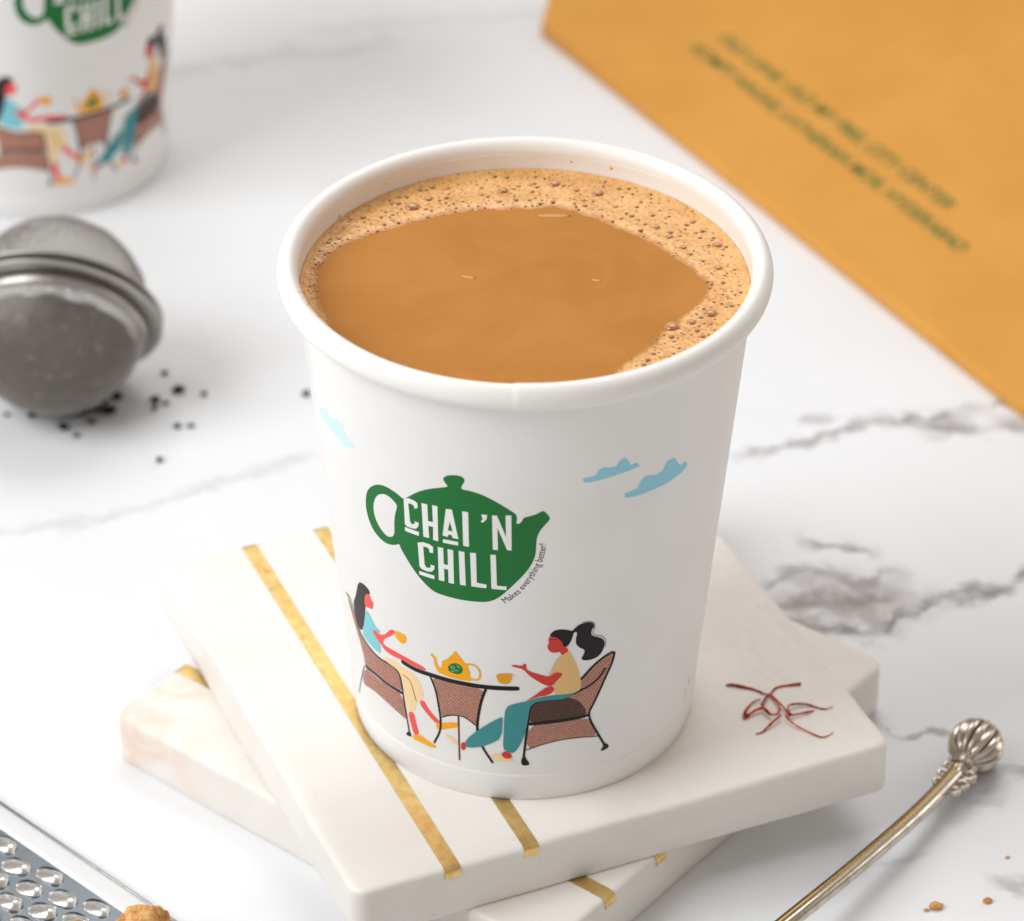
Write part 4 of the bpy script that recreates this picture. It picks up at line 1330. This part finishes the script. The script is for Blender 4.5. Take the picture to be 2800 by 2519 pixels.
def lens(cx, cy, s=1.0):
    """opening under a tooth; the teeth lie slightly askew of the long edge"""
    o = []
    for k in range(14):
        a = 2 * math.pi * k / 14
        u, v = -.7 + TL / 2 * .82 * s * math.cos(a), .95 + TW * .40 * s * math.sin(a)
        o.append((cx + u * CA - v * SA, cy + u * SA + v * CA))
    return o


hl = [lens(x, y) for x, y in teeth]
loops = [outer] + hl
tris = tessellate_polygon([[Vector((x, y, 0)) for x, y in l] for l in loops])
pv = [(x, y, GZ) for l in loops for x, y in l]
plate = mesh_object('plate', pv, [tuple(t_) for t_ in tris], GM, grater, smooth=False)
tv, tf = [], []
for i in range(15):
    s = -1 + 2 * i / 14
    k = (s + 1) / 1.5
    rise = (k ** 1.2 if k < 1 else math.cos((k - 1) / .3334 * math.pi / 2) ** .6 if s < 1 else 0.0)
    for j in range(9):
        q = -1 + 2 * j / 8
        wy = TW / 2 * q * (1 - s * s) ** .5 * (1 if s < .5 else 1.12)
        h = 1.35 * rise * (1 - max(0, -q) ** 2.2) * (1 - .45 * max(0, q) ** 2)
        u = s * TL / 2
        tv.append((u * CA - wy * SA, u * SA + wy * CA, h))
for i in range(14):
    for j in range(8):
        a = i * 9 + j
        tf.append((a, a + 9, a + 10, a + 1))
GT = steel_material('grater_steel_lit', (0.80, 0.80, 0.79), .30)  # paler copy of the steel, bright reflection of the teeth put into colour
tooth0 = mesh_object('tooth', tv, tf, GT, grater)
tooth0.location = Vector((teeth[0][0], teeth[0][1], GZ + .02)) * MM
sd = tooth0.modifiers.new('sheet', 'SOLIDIFY')
sd.thickness = .25 * MM
for x, y in teeth[1:]:
    c = tooth0.copy()
    COL.objects.link(c)
    c.parent = grater
    c.location = Vector((x, y, GZ + .02)) * MM
    c.rotation_euler = (random.uniform(-.05, .05), 0, random.uniform(-.14, .14))
    c.scale = (random.uniform(.92, 1.06), random.uniform(.9, 1.08), random.uniform(.75, 1.2))
# far long side so the plate stands level
vs2 = [(x, -52 - (y + 5.7) if y > -5.7 else -52, z) for x, y, z in vs_]
mesh_object('flange', [(x, -104 - y if False else -57.7 - y, z) for x, y, z in vs_], [tuple(reversed(q)) for q in fs], GF, grater, smooth=False)


def crumb_material():
    nd = Nodes('baked_crumb')
    P = nd.mm()
    n = nd.noise(P, .55, 5.0, .7).outputs['Fac']
    c = nd.mix(nd.smooth(n, .35, .65), lin((206, 136, 70)), lin((244, 196, 132)))
    nd.bump(n, 1.0, 1.2)
    return nd.put(color=c, rough=.8, spec=.2)


CRUMB = crumb_material()


def crumb(c, r, seed, sq=(1, 1, .8), det=(40, 26), amp=.3):
    v, f = ball((0, 0, 0), r, det[0], det[1], sq)
    o = []
    for p in v:
        p = Vector(p)
        d = p / r
        k = 1 + amp * noise.noise(d * 1.4 + Vector((seed, 0, 0))) + amp * .45 * noise.noise(d * 4 + Vector((0, seed, 0))) + amp * .3 * noise.noise(d * 9)
        o.append(tuple(p * k + Vector(c)))
    return o, f


o = mesh_object('crumbly_lump', *crumb((-71.3, -51.2, 6.5), 4.9, 5, (1.05, .9, .8)), CRUMB)
tag(o, 'golden brown crumbly lump resting on the grater', 'food piece')
o = mesh_object('crumb', *crumb((-84.2, -48.5, 4.2), 1.3, 8, (1.2, 1, .7), (16, 10)), CRUMB)
tag(o, 'small orange crumb caught between the grater teeth', 'crumb', 'crumbs')
for (x, y, r, lab) in [(79.6, -36.7, 1.0, 'largest orange crumb on the marble right of the spoon'), (89.7, -34.9, .72, 'orange crumb nearest the right edge of the marble, right of the spoon'),
                       (77.7, -37.6, .42, 'tiny pale crumb just left of the largest orange crumb'), (94.9, -22.0, .36, 'faint tiny crumb far right, up from the orange crumbs')]:
    o = mesh_object('crumb', *crumb((x, y, r * .5), r, x, (1.3, 1, .55), (14, 8)), CRUMB)
    tag(o, lab, 'crumb', 'crumbs')
